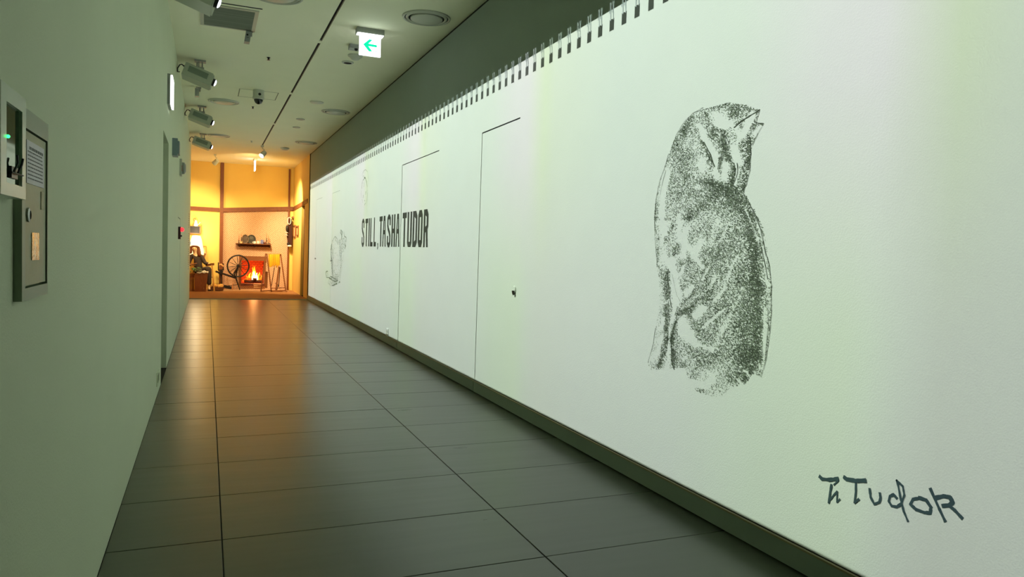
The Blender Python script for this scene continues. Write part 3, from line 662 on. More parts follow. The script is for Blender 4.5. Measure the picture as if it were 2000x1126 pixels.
# fire alarm strobe, red light, grey box, exit sign on the left wall
a_, b_ = LW(348, 345), LW(355, 345)
t = thing('fire_alarm', (XL, a_.y, 2.25), 'white fire alarm strobe with red marking on the left wall', 'alarm')
yq = LW(351, 333).y
MB().box(XL, XL+.03, yq-.10, yq+.10, 2.22, 2.45).build('back_plate', M_FIT, t)
MB().lathe((XL+.03, yq, 2.33), [(.085, 0), (.08, .03), (.05, .05)], 20, 'x').build('sounder', M_FITG, t, smooth=True)
MB().box(XL+.03, XL+.036, yq-.085, yq-.03, 2.28, 2.36).build('red_mark', mat('red_print', (150, 40, 40), .5), t)
yq = 11.05
t = thing('call_point', (XL, yq, 1.38), 'narrow dark call point with glowing red lamp on the left wall', 'alarm')
MB().box(XL, XL+.03, yq-.08, yq+.08, 1.33, 1.50).build('housing', mat('dark_red_plastic', (70, 34, 34), .5), t)
MB().ball((XL+.045, yq, 1.463), .03).build('lamp', mat('red_lamp', (255, 60, 60), .3, 0, emit=(255, 40, 50), estr=2.5), t)
MB().ball((XL+.035, yq, 1.375), .014).build('button', M_DARK, t)
yq = 9.0
t = thing('sensor_box', (XL, yq, 2.24), 'blue-grey sensor box mounted beside the top of the left doorway', 'sensor')
MB().prism([(XL, yq-.10, 2.24), (XL, yq+.10, 2.24), (XL, yq+.10, 2.43), (XL, yq-.10, 2.43)], (.055, 0, 0)).build('case', mat('blue_grey_plastic', (124, 142, 146), .4), t)
MB().prism([(XL+.055, yq-.10, 2.26), (XL+.055, yq+.10, 2.26), (XL+.055, yq+.10, 2.40), (XL+.055, yq-.10, 2.40)], (.018, 0, 0)).build('front_cover', mat('blue_grey_plastic', (124, 142, 146), .4), t)
yq = 7.95
t = thing('exit_sign', (XL, yq, 2.6), 'lit exit sign box seen edge on above the left doorway', 'sign')
MB().box(XL, XL+.026, yq-.2, yq+.16, 2.60, 2.885).build('back_box', M_FITG, t)
MB().box(XL+.027, XL+.044, yq-.17, yq+.17, 2.605, 2.88).build('glowing_panel', M_GLOW, t)

# ================================================================== CEILING FITTINGS
# slot diffuser
t = thing('slot_diffuser', (1.12, 8, HC), 'long black slot running down the ceiling, broken by white bridges', 'air diffuser')
prevy = 0.4; brk = [2.4, 5.36, 8.36, 11.36, 14.34, 17.55]
for yb in brk:
    MB().box(1.106, 1.128, prevy, yb-.05, HC+.01, HC+.058).build('slot', M_BLACK, t)
    MB().box(1.128, 1.134, prevy, yb-.05, HC-.002, HC+.058).build('edge_strip', M_TRIM, t)
    MB().box(1.105, 1.135, yb-.05, yb+.05, HC-.001, HC+.058).build('bridge', M_CEIL, t); prevy = yb+.05
# linear ac grille
t = thing('air_vent', (.16, 7.95, HC), 'rectangular slatted air grille in the ceiling by the left wall', 'vent')
gx0, gx1, gy0, gy1 = -.06, .40, 7.60, 8.27
MB().box(gx0-.035, gx0, gy0-.03, gy1+.03, HC-.012, HC).box(gx1, gx1+.035, gy0-.03, gy1+.03, HC-.012, HC).box(gx0, gx1, gy0-.03, gy0, HC-.012, HC).box(gx0, gx1, gy1, gy1+.03, HC-.012, HC).build('frame', M_FIT, t)
MB().box(gx0, gx1, gy0, gy1, HC-.004, HC-.001).build('backing', M_BLACK, t)
for k in range(24):
    y = gy0+(k+.5)*(gy1-gy0)/24
    MB().obox(((gx0+gx1)/2, y, HC-.008), ((1, 0, 0), (0, .95, -.3), (0, .3, .95)), ((gx1-gx0)/2, .0125, .0012)).build('slat', mat('grey_slat', (124, 130, 116), .5, objvar=.14), t)  # random slat tones stand in for the shaded gaps between slats
MB().box(-.10, .46, 7.49, 7.51, HC-.003, HC).build('joint', M_BLACK, t)
# round diffusers
def diffuser(x, y, lab, r=.235, grp='round ceiling diffusers', soft=False):
    t = thing('round_diffuser', (x, y, HC), lab, 'air diffuser', None)
    MB().lathe((x, y, HC), [(r, -.001), (r*.985, -.012), (r*.93, -.016), (r*.90, -.010), (r*.90, .0)], 48, cap=False).build('outer_ring', M_FIT, t, smooth=True)
    MB().lathe((x, y, HC), [(r*.90, -.003), (.002, -.003)], 48, cap=False).build('throat', M_BLACK if not soft else M_CEIL, t)
    MB().lathe((x, y, HC), [(r*.86, -.006), (r*.82, -.016), (r*.78, -.018), (r*.74, -.010)], 48, cap=False).build('inner_ring', M_FIT, t, smooth=True)
    MB().lathe((x, y, HC), [(r*.66, -.008), (r*.66, -.020), (r*.60, -.026), (.01, -.030)], 48).build('centre_disc', M_FIT, t, smooth=True)
diffuser(1.938, 6.97, 'round ceiling diffuser nearest the viewer, right of the lit arrow sign')
diffuser(1.945, 12.43, 'middle round diffuser beside the grey wall band')
diffuser(1.95, 16.40, 'farthest round diffuser beside the grey wall band')
diffuser(.213, 12.55, 'round diffuser left of the black dome camera', soft=True)
diffuser(.185, 16.50, 'farthest round diffuser beside the left wall', soft=True)
diffuser(.55, 7.02, 'round diffuser cut by the top of the picture', soft=True)
# exit arrow sign
t = thing('exit_sign', (1.523, 7.6, HC-.28), 'hanging lit white exit sign with a green left arrow', 'sign')
MB().box(1.383, 1.664, 7.58, 7.68, 3.487, HC).build('housing', M_FITG, t)
MB().box(1.39, 1.655, 7.575, 7.66, 3.478, 3.487).build('light_strip', M_GLOW, t)
pn = MB().box(1.413, 1.632, 7.598, 7.622, 3.270, 3.478).build('panel', M_GLOW, t)
M_GRN = mat('green_arrow_glow', (0, 230, 160), .4, 0, emit=(0, 238, 170), estr=1.0)
q = lambda x, z: (x, 7.5965, z)
zc = 3.377
MB().prism([q(1.450, zc), q(1.512, zc+.060), q(1.545, zc+.055), q(1.505, zc+.014), q(1.592, zc+.010), q(1.592, zc-.014), q(1.505, zc-.012), q(1.545, zc-.060), q(1.512, zc-.066)], (0, .0012, 0)).build('arrow', M_GRN, pn)
mbs = MB()
for xx, z0, z1 in ((1.564, 3.303, 3.338), (1.602, 3.303, 3.338)): mbs.box(xx, xx+.005, 7.5965, 7.5975, z0, z1)
mbs.box(1.580, 1.590, 7.5965, 7.5975, 3.314, 3.328); mbs.build('small_mark', mat('pale_green_glow', (150, 240, 225), .4, 0, emit=(150, 240, 225), estr=1.2), pn)
# edge-on exit sign at the far end
t = thing('exit_sign', (1.128, 20.4, 3.3), 'lit exit sign seen edge on at the far end of the ceiling', 'sign')
MB().box(1.10, 1.16, 20.2, 20.6, HC-.05, HC).build('housing', M_FIT, t); MB().box(1.118, 1.142, 20.22, 20.58, HC-.30, HC-.05).build('glowing_panel', M_GLOW, t)
# detectors, discs, sprinklers
def disc(name, x, y, r, lab, cat, prof=None, m_=None, inner=None):
    t = thing(name, (x, y, HC), lab, cat)
    MB().lathe((x, y, HC), prof or [(r, 0), (r, -.008), (r*.9, -.014)], 28).build('rim', m_ or M_FIT, t, smooth=True)
    if inner: MB().lathe((x, y, HC), [(r*.66, -.0145), (r*.6, -.016)], 24).build('insert', inner, t)
disc('smoke_detector', 1.575, 8.72, .075, 'white smoke detector hidden behind the arrow sign', 'detector', [(.085, 0), (.085, -.012), (.06, -.03), (.04, -.05), (.03, -.052)])
disc('downlight', 1.549, 9.07, .072, 'small round unlit downlight below the arrow sign', 'light', inner=M_BLACK)
t = thing('ceiling_sensor', (1.50, 8.28, HC), 'small grey box with black lens left behind the arrow sign', 'sensor')
MB().box(1.43, 1.56, 8.24, 8.36, HC-.045, HC).build('case', M_FITG, t); MB().ball((1.50, 8.26, HC-.05), .02).build('lens', M_DARK, t)
disc('ceiling_speaker', 1.55, 11.78, .105, 'flat round ceiling disc beyond the arrow sign', 'speaker')
disc('downlight', 1.497, 13.48, .075, 'small downlight beyond the flat round disc', 'light', inner=M_LENS if False else M_FITG)
disc('smoke_detector', 1.531, 14.43, .07, 'small low detector just beyond the far downlight', 'detector')
disc('smoke_detector', 1.62, 17.6, .09, 'pale round detector right of the far spotlight', 'detector', [(.10, 0), (.10, -.02), (.06, -.05), (.03, -.055)])
disc('sprinkler_head', .652, 9.35, .022, 'tiny dark sprinkler head left of the ceiling slot', 'sprinkler', [(.022, 0), (.010, -.012), (.012, -.03), (.02, -.032)], M_DARK)
disc('sprinkler_head', .66, 12.75, .022, 'tiny dark sprinkler head beyond the dome camera', 'sprinkler', [(.022, 0), (.010, -.012), (.012, -.03), (.02, -.032)], M_DARK)
disc('sprinkler_head', .86, 16.9, .03, 'small pale sprinkler head left of the far spotlight', 'sprinkler', [(.03, 0), (.015, -.012), (.012, -.03), (.028, -.034)])
# hatch outline
MB().box(.40, .95, 11.40, 11.412, HC-.0008, HC).box(.40, .95, 11.99, 12.002, HC-.0008, HC).box(.40, .412, 11.41, 11.99, HC-.0008, HC).box(.938, .95, 11.41, 11.99, HC-.0008, HC).build('hatch_joint', mat('hatch_joint_paint', (140, 144, 110), .8), ceil)
# dome camera
t = thing('dome_camera', (.663, 11.37, HC), 'white ceiling camera with a black dome', 'camera')
MB().lathe((.663, 11.37, HC), [(.078, 0), (.078, -.10), (.083, -.105), (.083, -.125), (.07, -.135)], 28).build('body', M_FIT, t, smooth=True)
MB().lathe((.663, 11.37, HC-.135), [(.062, 0), (.060, -.02), (.045, -.05), (.02, -.066), (.002, -.07)], 24).build('dome', M_GLASS, t, smooth=True)
MB().lathe((.675, 11.292, HC-.07), [(.02, 0), (.018, .002)], 16, 'y').build('emblem', M_DARK, t)
# bullet cameras
def boxcam(x, y, lab, tilt=.3, eye=True, k=.72):
    t = thing('ceiling_camera', (x, y, HC), lab, 'camera')
    MB().box(x-.015, x+.055, y-.03, y+.03, HC-.012, HC).box(x+.015, x+.045, y-.015, y+.015, HC-.06, HC-.012).build('bracket', M_FITG, t)
    ax = (Vector((0, 1, 0)), Vector((1, 0, tilt*.3)), Vector((-tilt, 0, 1)))
    MB().obox((x, y-.03, HC-.085), ax, (.05, .027, .055)).build('housing', M_FITG, t)
    if eye: MB().lathe((x-.005, y-.0805, HC-.068), [(.010, 0), (.009, .002)], 16, 'y').build('lens', M_DARK, t); MB().box(x-.012, x+.008, y-.0815, y-.08, HC-.098, HC-.094).build('slit', M_DARK, t)
boxcam(.365, 8.30, 'small grey tilted camera hanging beside the air grille', -.15)
boxcam(-.165, 11.65, 'small grey box camera between two projectors', 0.0, False)
# projectors
M_PRJ = mat('projector_shell', (176, 184, 164), .45, .03); M_PRJG = mat('projector_grille', (122, 136, 120), .6, .05, 90)
def projector(y):
    t = thing('projector', (-.12, y, HC), 'white projector on the ceiling', 'projector', 'projectors along the left ceiling')
    tl_ = radians(19); ax = Vector((cos(tl_), 0, -sin(tl_))); az = Vector((sin(tl_), 0, cos(tl_))); ay = Vector((0, 1, 0))
    c = Vector((-.135, y, 3.345))
    MB().obox(c, (ax, ay, az), (.165, .16, .076)).obox(c+az*.076, (ax, ay, az), (.155, .14, .008)).build('body', M_PRJ, t)
    g_ = MB()
    g_.obox(c-ay*.161+az*.018, (ax, ay, az), (.115, .002, .036)); g_.build('grille', M_PRJG, t)
    MB().obox(c+ax*.17+ay*.0, (ax, ay, az), (.008, .14, .068)).build('front_bezel', M_PRJ, t)
    lc = c+ax*.178-ay*.06
    ln = MB().lathe(lc, [(.048, 0), (.046, .028), (.040, .03)], 20, (ay, az, ax)).build('lens_barrel', M_DARK, t)
    MB().lathe(lc+ax*.0305, [(.040, 0), (.030, .010), (.012, .015)], 20, (ay, az, ax)).build('lens', M_LENS, ln, smooth=True)
    MB().obox(c+Vector((.02, 0, .10)), ((1, 0, 0), ay, (0, 0, 1)), (.05, .04, .012)).tube([c+Vector((.05, -.03, .05)), (c.x+.05, y-.03, HC-.02)], .008, 6).tube([c+Vector((-.01, .03, .06)), (c.x-.01, y+.03, HC-.02)], .008, 6).tube([c+Vector((.01, -.03, .06)), (c.x+.01, y-.03, HC-.02)], .006, 6).box(c.x-.04, c.x+.09, y-.05, y+.05, HC-.022, HC).build('mount', M_FITG, t)
    e = c-ax*.165
    MB().tube([e+az*.03-ay*.08, e+az*.045-ax*.04-ay*.08, e+az*.03-ax*.058-ay*.08, Vector((XL+.008, y-.08, e.z+.0)), Vector((XL+.010, y-.08, e.z-.04)), e-az*.05-ax*.03-ay*.08], .007, 6).tube([e+az*.02+ay*.02, e+az*.06-ax*.03+ay*.02, c+az*.11+ax*.02], .004, 6).build('cable', M_DARK, t)
    return t
pj = projector(6.70)
labs = {3.45: 'white projector nearest the viewer, over the left wall', 9.95: 'white projector third along the left ceiling, above the lit exit box', 13.2: 'white projector beside the left round diffuser', 16.45: 'farthest white projector on the left ceiling edge'}
pj['label'] = 'white projector overlapping the ceiling air grille'
for y, lb in labs.items(): copy_tree(pj, None, (0, y-6.70, 0), lb)
# spot lamps
M_SPOTL = mat('spot_glow', (255, 250, 235), .3, 0, emit=(255, 250, 235), estr=8)
def spot(x, y, d, lab, glow=True):
    t = thing('spotlight', (x, y, HC), lab, 'light'); d = Vector(d).normalized(); s_ = d.cross(Vector((0, 0, 1))).normalized(); u_ = s_.cross(d)
    MB().box(x-.03, x+.03, y-.06, y+.06, HC-.03, HC).tube([(x, y, HC-.03), (x+.01, y, HC-.07), (x+.04, y, HC-.08), (x+.03, y, HC-.13)], .01, 8).build('arm', M_FIT, t)
    c = Vector((x+.02, y, HC-.185))
    MB().lathe(c-d*.07, [(.045, 0), (.055, .02), (.062, .13), (.064, .14)], 20, (s_, u_, d)).build('head', M_FIT, t, smooth=True)
    MB().lathe(c+d*.071, [(.055, 0), (.053, .003)], 20, (s_, u_, d)).build('lamp', M_SPOTL if glow else M_DARK, t)
spot(1.125, 17.55, (-.55, -.45, -.65), 'white spotlight at the end of the ceiling slot')
spot(.153, 20.0, (-.6, .6, -.6), 'round white spotlight hanging over the cottage room', False)

# ================================================================== COTTAGE ROOM
ZF = .03
MB().box(-1.9, 2.15, 21.25, YB, .012, ZF).build('hearth_slab', M_HEARTH, kind='structure')
# fireplace
t = thing('fireplace', (1.2, YB, ZF), 'glowing brick fireplace with brown wooden surround on the papered wall', 'fireplace')
x0, x1, z0, z1 = FO
MB().box(x0-.065, x0, YB-.05, YB, .135, z1).build('jamb', M_MDWOOD, t); MB().box(x1, x1+.045, YB-.05, YB, .135, z1).build('jamb', M_MDWOOD, t)
MB().box(x0-.065, x1+.06, YB-.055, YB, z1, z1+.125).build('lintel', M_MDWOOD, t); MB().box(x0-.02, x1+.02, YB-.07, YB, .135, z0).build('sill', wood('dark_red_wood', (92, 44, 30)), t)
M_FBRICK = mat('firelit_brick', (170, 60, 30), .8, .5, 9, emit=(255, 72, 16), estr=.55, objvar=.5)  # the fire's glow on the bricks is put in as emission
fb = MB().box(x0, x1, YB+.30, YB+.34, z0, z1).box(x0-.03, x0, YB+.1, YB+.34, z0, z1).box(x1, x1+.03, YB+.1, YB+.34, z0, z1).box(x0-.03, x1+.03, YB+.1, YB+.34, z0-.03, z0).box(x0-.03, x1+.03, YB+.1, YB+.34, z1, z1+.03).build('firebox', mat('firelit_mortar', (70, 24, 14), .9, .3, emit=(230, 36, 8), estr=.35), t)  # mortar carries the fire's glow as emission too
bw, bh = .098, .052
base = None
for r_ in range(12):
    for c_ in range(-1, 7):
        xa = x0+c_*bw+(bw/2 if r_ % 2 else 0); xa0, xb0 = max(xa+.004, x0), min(xa+bw-.004, x1); zb0 = z0+r_*.0545
        if xb0-xa0 < .02: continue
        MB().bbox(xa0, xb0, 0, .02, 0, bh-.006, .003)
        o = MB().box(xa0, xb0, YB+.285, YB+.30, zb0+.003, zb0+bh-.003).build('brick', M_FBRICK, fb)
M_LOG = mat('charred_log', (60, 30, 20), .9, .5, 20, .5, 60); M_EMB = mat('ember', (200, 70, 20), .9, .6, 30, .4, 60, emit=(255, 90, 15), estr=1.2)
for (a, b, r_, m_), lab_ in zip((((.99, YB+.12, z0+.05), (1.32, YB+.20, z0+.06), .045, M_LOG), ((1.15, YB+.2, z0+.06), (1.48, YB+.12, z0+.05), .045, M_LOG), ((1.05, YB+.15, z0+.12), (1.40, YB+.17, z0+.15), .04, M_EMB), ((1.22, YB+.1, z0+.11), (1.47, YB+.2, z0+.16), .045, M_LOG), ((.95, YB+.2, z0+.05), (1.1, YB+.12, z0+.16), .035, M_EMB)), ('long charred log lying front left in the fireplace', 'charred log lying at the right of the fireplace', 'glowing log laid across the lower ones in the fire', 'dark upper log resting at the right of the fire', 'small glowing log leaning at the left of the fire')):
    p_ = Vector(a); q_ = Vector(b)
    pts = [p_.lerp(q_, k/5)+Vector((0, 0, random.uniform(-.006, .006))) for k in range(6)]
    tag(MB().tube(pts, [r_*random.uniform(.85, 1.1) for _ in range(6)], 10).build('burning_log', m_, org=a, smooth=True), lab_, 'log', 'burning logs')
def flame(x, y, z, h, r_, m_, lab):
    mb = MB(); prof = []
    n_ = 9
    pts = []; rs = []
    for k in range(n_):
        u = k/(n_-1); pts.append((x+.03*sin(u*5+x*30)*u, y, z+h*u)); rs.append(r_*(sin(pi*min(1, .25+u*.75))**.8)*(1-u*.35)+.002)
    return mb.tube(pts, rs, 10).build('tongue', m_, fm, smooth=True)
fm = thing('flames', (1.22, YB+.15, z0+.1), 'bright yellow white flames over the burning logs', 'fire')
M_FLW = mat('flame_white', (255, 240, 190), .5, 0, emit=(255, 240, 200), estr=2.4); M_FLY = mat('flame_yellow', (255, 190, 40), .5, 0, emit=(255, 190, 40), estr=1.6); M_FLO = mat('flame_orange', (255, 110, 20), .5, 0, emit=(255, 100, 15), estr=1.4)
for a in ((1.27, .27, .050, M_FLW), (1.22, .22, .045, M_FLW), (1.32, .20, .045, M_FLW), (1.20, .36, .028, M_FLY), (1.28, .40, .024, M_FLY), (1.37, .22, .030, M_FLY), (1.13, .20, .03, M_FLY), (1.06, .13, .03, M_FLO), (1.43, .16, .03, M_FLO), (1.24, .44, .018, M_FLO)):
    flame(a[0], YB+.13+random.uniform(-.02, .03), z0+.10, a[1], a[2], a[3], '')
lamp('fire_light', 'POINT', (1.22, YB+.0, z0+.3), 5, (1, .35, .08), .1)
# mantel shelf
zs = 1.330
t = thing('mantel_shelf', (1.2, YB, zs), 'dark wooden mantel shelf on brackets above the fireplace', 'shelf')
MB().box(.735, 1.68, YB-.20, YB, zs-.018, zs).build('board', M_MDWOOD, t)
for bx in (.83, 1.23, 1.63): MB().prism([(bx, YB, zs-.02), (bx, YB-.15, zs-.02), (bx, YB-.04, zs-.085), (bx, YB, zs-.10)], (.02, 0, 0)).build('bracket', M_DKWOOD, t)
MB().box(.80, 1.66, YB-.012, YB, zs-.085, zs-.018).build('back_rail', wood('dark_red_wood', (92, 44, 30)), t)
def plate(cx, cz, rx, rz, m_, lab, y, rim):
    t = thing('platter', (cx, y, zs), lab, 'plate')
    n = 40; vs = []
    mb = MB()
    for rr_, yy_ in ((1.0, 0), (.97, -.012), (.86, -.010), (.76, .006), (.02, .006)):
        for j in range(n):
            a = 2*pi*j/n; k = 1+(.03*cos(8*a) if rr_ > .8 else 0)
            dz = rz*rr_*k*sin(a); vs.append((cx+rx*rr_*k*cos(a), y+yy_+(dz+rz)*.22, cz+dz))
    fs = [(i*n+j, i*n+(j+1) % n, (i+1)*n+(j+1) % n, (i+1)*n+j) for i in range(4) for j in range(n)]
    mb.add(vs, fs); mb.add([Vector(v)+Vector((0, .006, 0)) for v in vs[:n]], [tuple(range(n))])
    mb.build('dish', m_, t, smooth=True)
    MB().tube([(cx+rx*cos(2*pi*j/n), y-.002+(rz*sin(2*pi*j/n)+rz)*.22, cz+rz*sin(2*pi*j/n)) for j in range(n)], .006, 6, closed=True).build('rim', rim, t, smooth=True)
M_PEW = mat('tarnished_pewter', (64, 58, 48), .45, .15, 14, metal=.4); M_PEW2 = mat('brown_wood_plate', (96, 72, 54), .5, .2, 14); M_RIM = mat('worn_rim', (120, 96, 60), .5, .1)
plate(.985, zs+.115+.008, .085, .128, M_PEW2, 'brown oval platter leaning at the left of the mantel shelf', YB-.11, M_RIM)
plate(1.150, zs+.122, .115, .125, M_PEW, 'large dark round platter in the middle of the mantel shelf', YB-.10, M_PEW)
M_CHINA = mat('white_china', (232, 226, 214), .25, .04); M_BLUE = mat('blue_white_china', (120, 124, 170), .3, .7, 40)
def mug(x, y, r_, h, m_, name, lab, cat, hand=1):
    t = thing(name, (x, y, zs), lab, cat)
    MB().lathe((x, y, zs), [(r_*.8, 0), (r_*1.0, h*.2), (r_*1.02, h*.6), (r_*.8, h*.85), (r_*.88, h), (r_*.8, h*.98), (r_*.7, h*.8)], 20).build('body', m_, t, smooth=True)
    MB().tube([(x+hand*r_*.9, y, zs+h*.8), (x+hand*r_*1.6, y, zs+h*.75), (x+hand*r_*1.7, y, zs+h*.45), (x+hand*r_*.95, y, zs+h*.2)], .006, 6).build('handle', m_, t, smooth=True)
    return t
mug(1.235, YB-.13, .038, .07, M_CHINA, 'jug', 'small white china jug in front of the dark round platter', 'jug', -1)
mug(1.325, YB-.11, .036, .085, M_CHINA, 'mug', 'white china mug at the centre right of the mantel shelf', 'mug', 1)
mug(1.432, YB-.10, .045, .118, M_BLUE, 'pitcher', 'blue and white patterned pitcher on the mantel shelf', 'pitcher', 1)
mug(1.50, YB-.13, .034, .06, mat('brown_glaze', (96, 50, 34), .3, .1), 'mug', 'small dark brown pot at the right of the mantel shelf', 'pot', 1)
mug(.885, YB-.13, .028, .05, mat('cream_glaze', (214, 184, 130), .3, .1), 'cup', 'small cream cup at the left of the mantel shelf', 'cup', -1)
def candle(x, y, hs, hc, lab, tall=False):
    t = thing('candlestick', (x, y, zs), lab, 'candlestick')
    MB().lathe((x, y, zs), [(.03, 0), (.028, .008), (.008, .016), (.007, hs*.5), (.013, hs*.55), (.007, hs*.62), (.008, hs*.92), (.02, hs*.95), (.014, hs)], 16).build('stick', M_DKWOOD, t, smooth=True)
    MB().lathe((x, y, zs+hs), [(.006, 0), (.005, hc), (.002, hc+.006)], 10).build('candle', mat('brown_wax', (170, 104, 52), .5, .05), t)
candle(.818, YB-.10, .085, .15, 'short candlestick with brown taper at the left end of the mantel')
candle(.885, YB-.06, .165, .10, 'taller candlestick with taper behind the small cream cup')
candle(1.555, YB-.07, .165, .13, 'tall candlestick with taper right of the blue pitcher')
candle(1.600, YB-.12, .05, .19, 'low candlestick with long taper, second from the right mantel end')
candle(1.640, YB-.07, .03, .13, 'smallest candlestick at the right end of the mantel')

def onfloor(v, h=0.0):
    v = Vector(v); v.z = (ZF if v.y > 21.26 else .012)+h; return v
# spinning wheel
ys = 21.55
t = thing('spinning_wheel', (.75, ys, ZF), 'black wooden spinning wheel standing before the papered wall', 'spinning wheel')
def S(px, py, dy=0): return P(ys+dy, px, py)
wc = S(465.2, 519); RWH = .280
n = 40
wh = MB().tube([(wc.x+RWH*cos(2*pi*j/n), wc.y, wc.z+RWH*1.05*sin(2*pi*j/n)) for j in range(n)], .021, 8, closed=True).build('wheel_rim', M_DKWOOD, t, smooth=True)
for k in range(12):
    a = 2*pi*k/12+.12; MB().tube([(wc.x+.02*cos(a), wc.y, wc.z+.02*sin(a)), (wc.x+RWH*.5*cos(a), wc.y, wc.z+RWH*.5*sin(a)), (wc.x+RWH*.97*cos(a), wc.y, wc.z+RWH*.99*sin(a))], [.006, .009, .006], 6).build('spoke', M_DKWOOD, t)
MB().lathe(wc+Vector((0, .05, 0)), [(.03, 0), (.046, .02), (.046, .08), (.03, .10)], 16, 'y').build('hub', M_DKWOOD, t, smooth=True)
MB().bar(S(421, 529.5), S(462, 543), .05, .09).build('bench', M_DKWOOD, t)
MB().bar(S(456, 541, -.05), wc+Vector((-.005, -.05, 0)), .04, .03).build('upright', M_DKWOOD, t); MB().bar(S(461, 541, .05), wc+Vector((.0, .05, 0)), .03, .03).build('upright', M_DKWOOD, t); MB().bar(S(453, 538, -.06), wc+Vector((-.01, -.06, -.02)), .022, .022).build('brace', M_DKWOOD, t)
MB().tube([S(461, 543), onfloor(S(468.5, 562))], [.022, .014], 8).build('leg', M_DKWOOD, t); MB().tube([S(432.5, 536), S(432, 555, .12), onfloor(S(431.5, 558, .12))], [.018, .014, .012], 8).build('leg', M_DKWOOD, t)
MB().tube([S(430, 536, -.1), onfloor(S(436, 560, -.15))], [.016, .011], 8).build('leg', M_DKWOOD, t)
MB().bar(S(428, 535), S(434, 528), .085, .07).build('mother_block', M_DKWOOD, t); MB().bar(S(426, 527.5), S(437.5, 526.5), .035, .04).build('mother_of_all', M_DKWOOD, t)
MB().tube([S(426.5, 527), S(426.5, 512)], [.016, .013], 8).build('maiden', M_DKWOOD, t); MB().tube([S(436.3, 527), S(435.8, 514)], [.016, .013], 8).build('maiden', M_DKWOOD, t)
MB().tube([S(428, 517), S(431, 516), S(436, 520), S(438, 519)], [.012, .03, .028, .006], 10).build('bobbin', mat('wound_wool', (214, 150, 96), .8, .2, 60), t, smooth=True)
MB().tube([S(419, 529), S(424, 531)], [.006, .012], 8).build('tension_screw', M_LTWOOD, t)
MB().tube([S(435, 560, -.1), S(450, 557), S(464, 555.5)], .009, 6).build('treadle_bar', M_DKWOOD, t); MB().bar(S(437, 558.5, -.15), S(452, 562, -.15), .012, .08, (0, 0, 1)).build('treadle', M_DKWOOD, t)
MB().tube([S(454.5, 551, -.05), onfloor(S(454, 562, -.08))], [.006, .012], 8).build('footman', mat('turned_pale_wood', (190, 120, 70), .6), t)

# basket of wool in front
t = thing('wool_basket', P(21.3, 423, 563), 'low brown basket heaped with tan wool on the hearth edge', 'basket')
b0 = P(21.3, 411, 562.5); b1 = P(21.3, 435, 562.5)
MB().prism([(b0.x, 21.15, ZF), (b1.x, 21.15, ZF), (b1.x+.02, 21.15, ZF+.09), (b0.x-.005, 21.15, ZF+.085)], (0, .22, 0)).build('basket_body', mat('brown_wicker', (92, 52, 24), .8, .4, 60, .8, 90), t)
cb = Vector(((b0.x+b1.x)/2, 21.26, ZF+.10))
M_WOOL = mat('tan_wool', (214, 160, 84), .95, .3, 60, .8, 120)
for k in range(14): MB().ball(cb+Vector((random.uniform(-.13, .13), random.uniform(-.07, .07), random.uniform(0, .035))), random.uniform(.035, .055), 10, 7, .06).build('wool_ball', M_WOOL, t, smooth=True)

# drying rack with yellow yarn
yr = 20.95
t = thing('yarn_rack', P(yr, 535, 569), 'brown A-frame drying rack hung with yellow yarn', 'rack')
def Q(px, py, dy=0): return P(yr+dy, px, py)
for a, b, dy, w_ in (((519, 494.5), (509.5, 569), 0, .032), ((521, 495), (530, 569), .0, .032), ((548, 495.5), (558, 567), .12, .032), ((547, 496), (540, 522), .12, .03), ((545, 520), (539, 566), .0, .04), ((536, 522), (530, 558), .22, .016), ((547, 521), (544, 560), .2, .02)):
    MB().bar(Q(*a, dy), Q(*b, dy), w_, .03).build('leg', M_MDWOOD if w_ > .02 else M_DKWOOD, t)
MB().bar(Q(510, 567.5), Q(530, 566.5), .022, .03).build('foot_rail', M_MDWOOD, t); MB().bar(Q(529, 568.5), Q(558, 567), .028, .03).build('foot_rail', M_MDWOOD, t); MB().bar(Q(530, 562.5, .2), Q(557, 561.5, .2), .02, .02).build('foot_rail', M_MDWOOD, t)
MB().bar(Q(520, 495.5, .03), Q(548, 495.5, .1), .016, .02).build('top_rod', M_LTWOOD, t)
for k in range(15):
    px = 525+k*1.45; ln = random.uniform(20, 26)
    MB().tube([Q(px, 496.5, .05), Q(px-.1, 505, .02), Q(px+.2, 496+ln, .03), Q(px+.9, 496+ln, .06), Q(px+.7, 505, .08), Q(px+.4, 496.5, .07)], .0105, 6).build('yarn_skein', mat('yellow_yarn', (226, 168, 30), .9, .3, 50, .5, 200, objvar=.25), t, smooth=True)
MB().tube([Q(537, 553, .1), Q(541, 552, .1), Q(543, 556, .1), Q(541, 566, .1)], .008, 6).build('hook', M_DKWOOD, t)
MB().bar(Q(521, 530, .25), Q(520, 562, .25), .06, .01).build('hanging_cloth', M_MDWOOD, t)
# firewood stack
M_BARK = mat('split_firewood', (196, 150, 110), .9, .4, 20, .4, 60)
for k in range(9):
    a = P(21.35, 495+(k % 3)*3.2+random.uniform(-1, 1), 561-(k//3)*3.2); d_ = random.uniform(-.06, .06); b = a+Vector((.12+random.uniform(-.03, .03), .05+d_, random.uniform(-.005, .01)))
    a.z = max(a.z, ZF+.02); b.z = max(b.z, ZF+.02)
    tag(MB().tube([a, (a+b)/2, b], [.02, .021, .019], 6).build('firewood_log', M_BARK, org=a), 'split log in the small firewood pile by the fireplace', 'log', 'firewood pile')

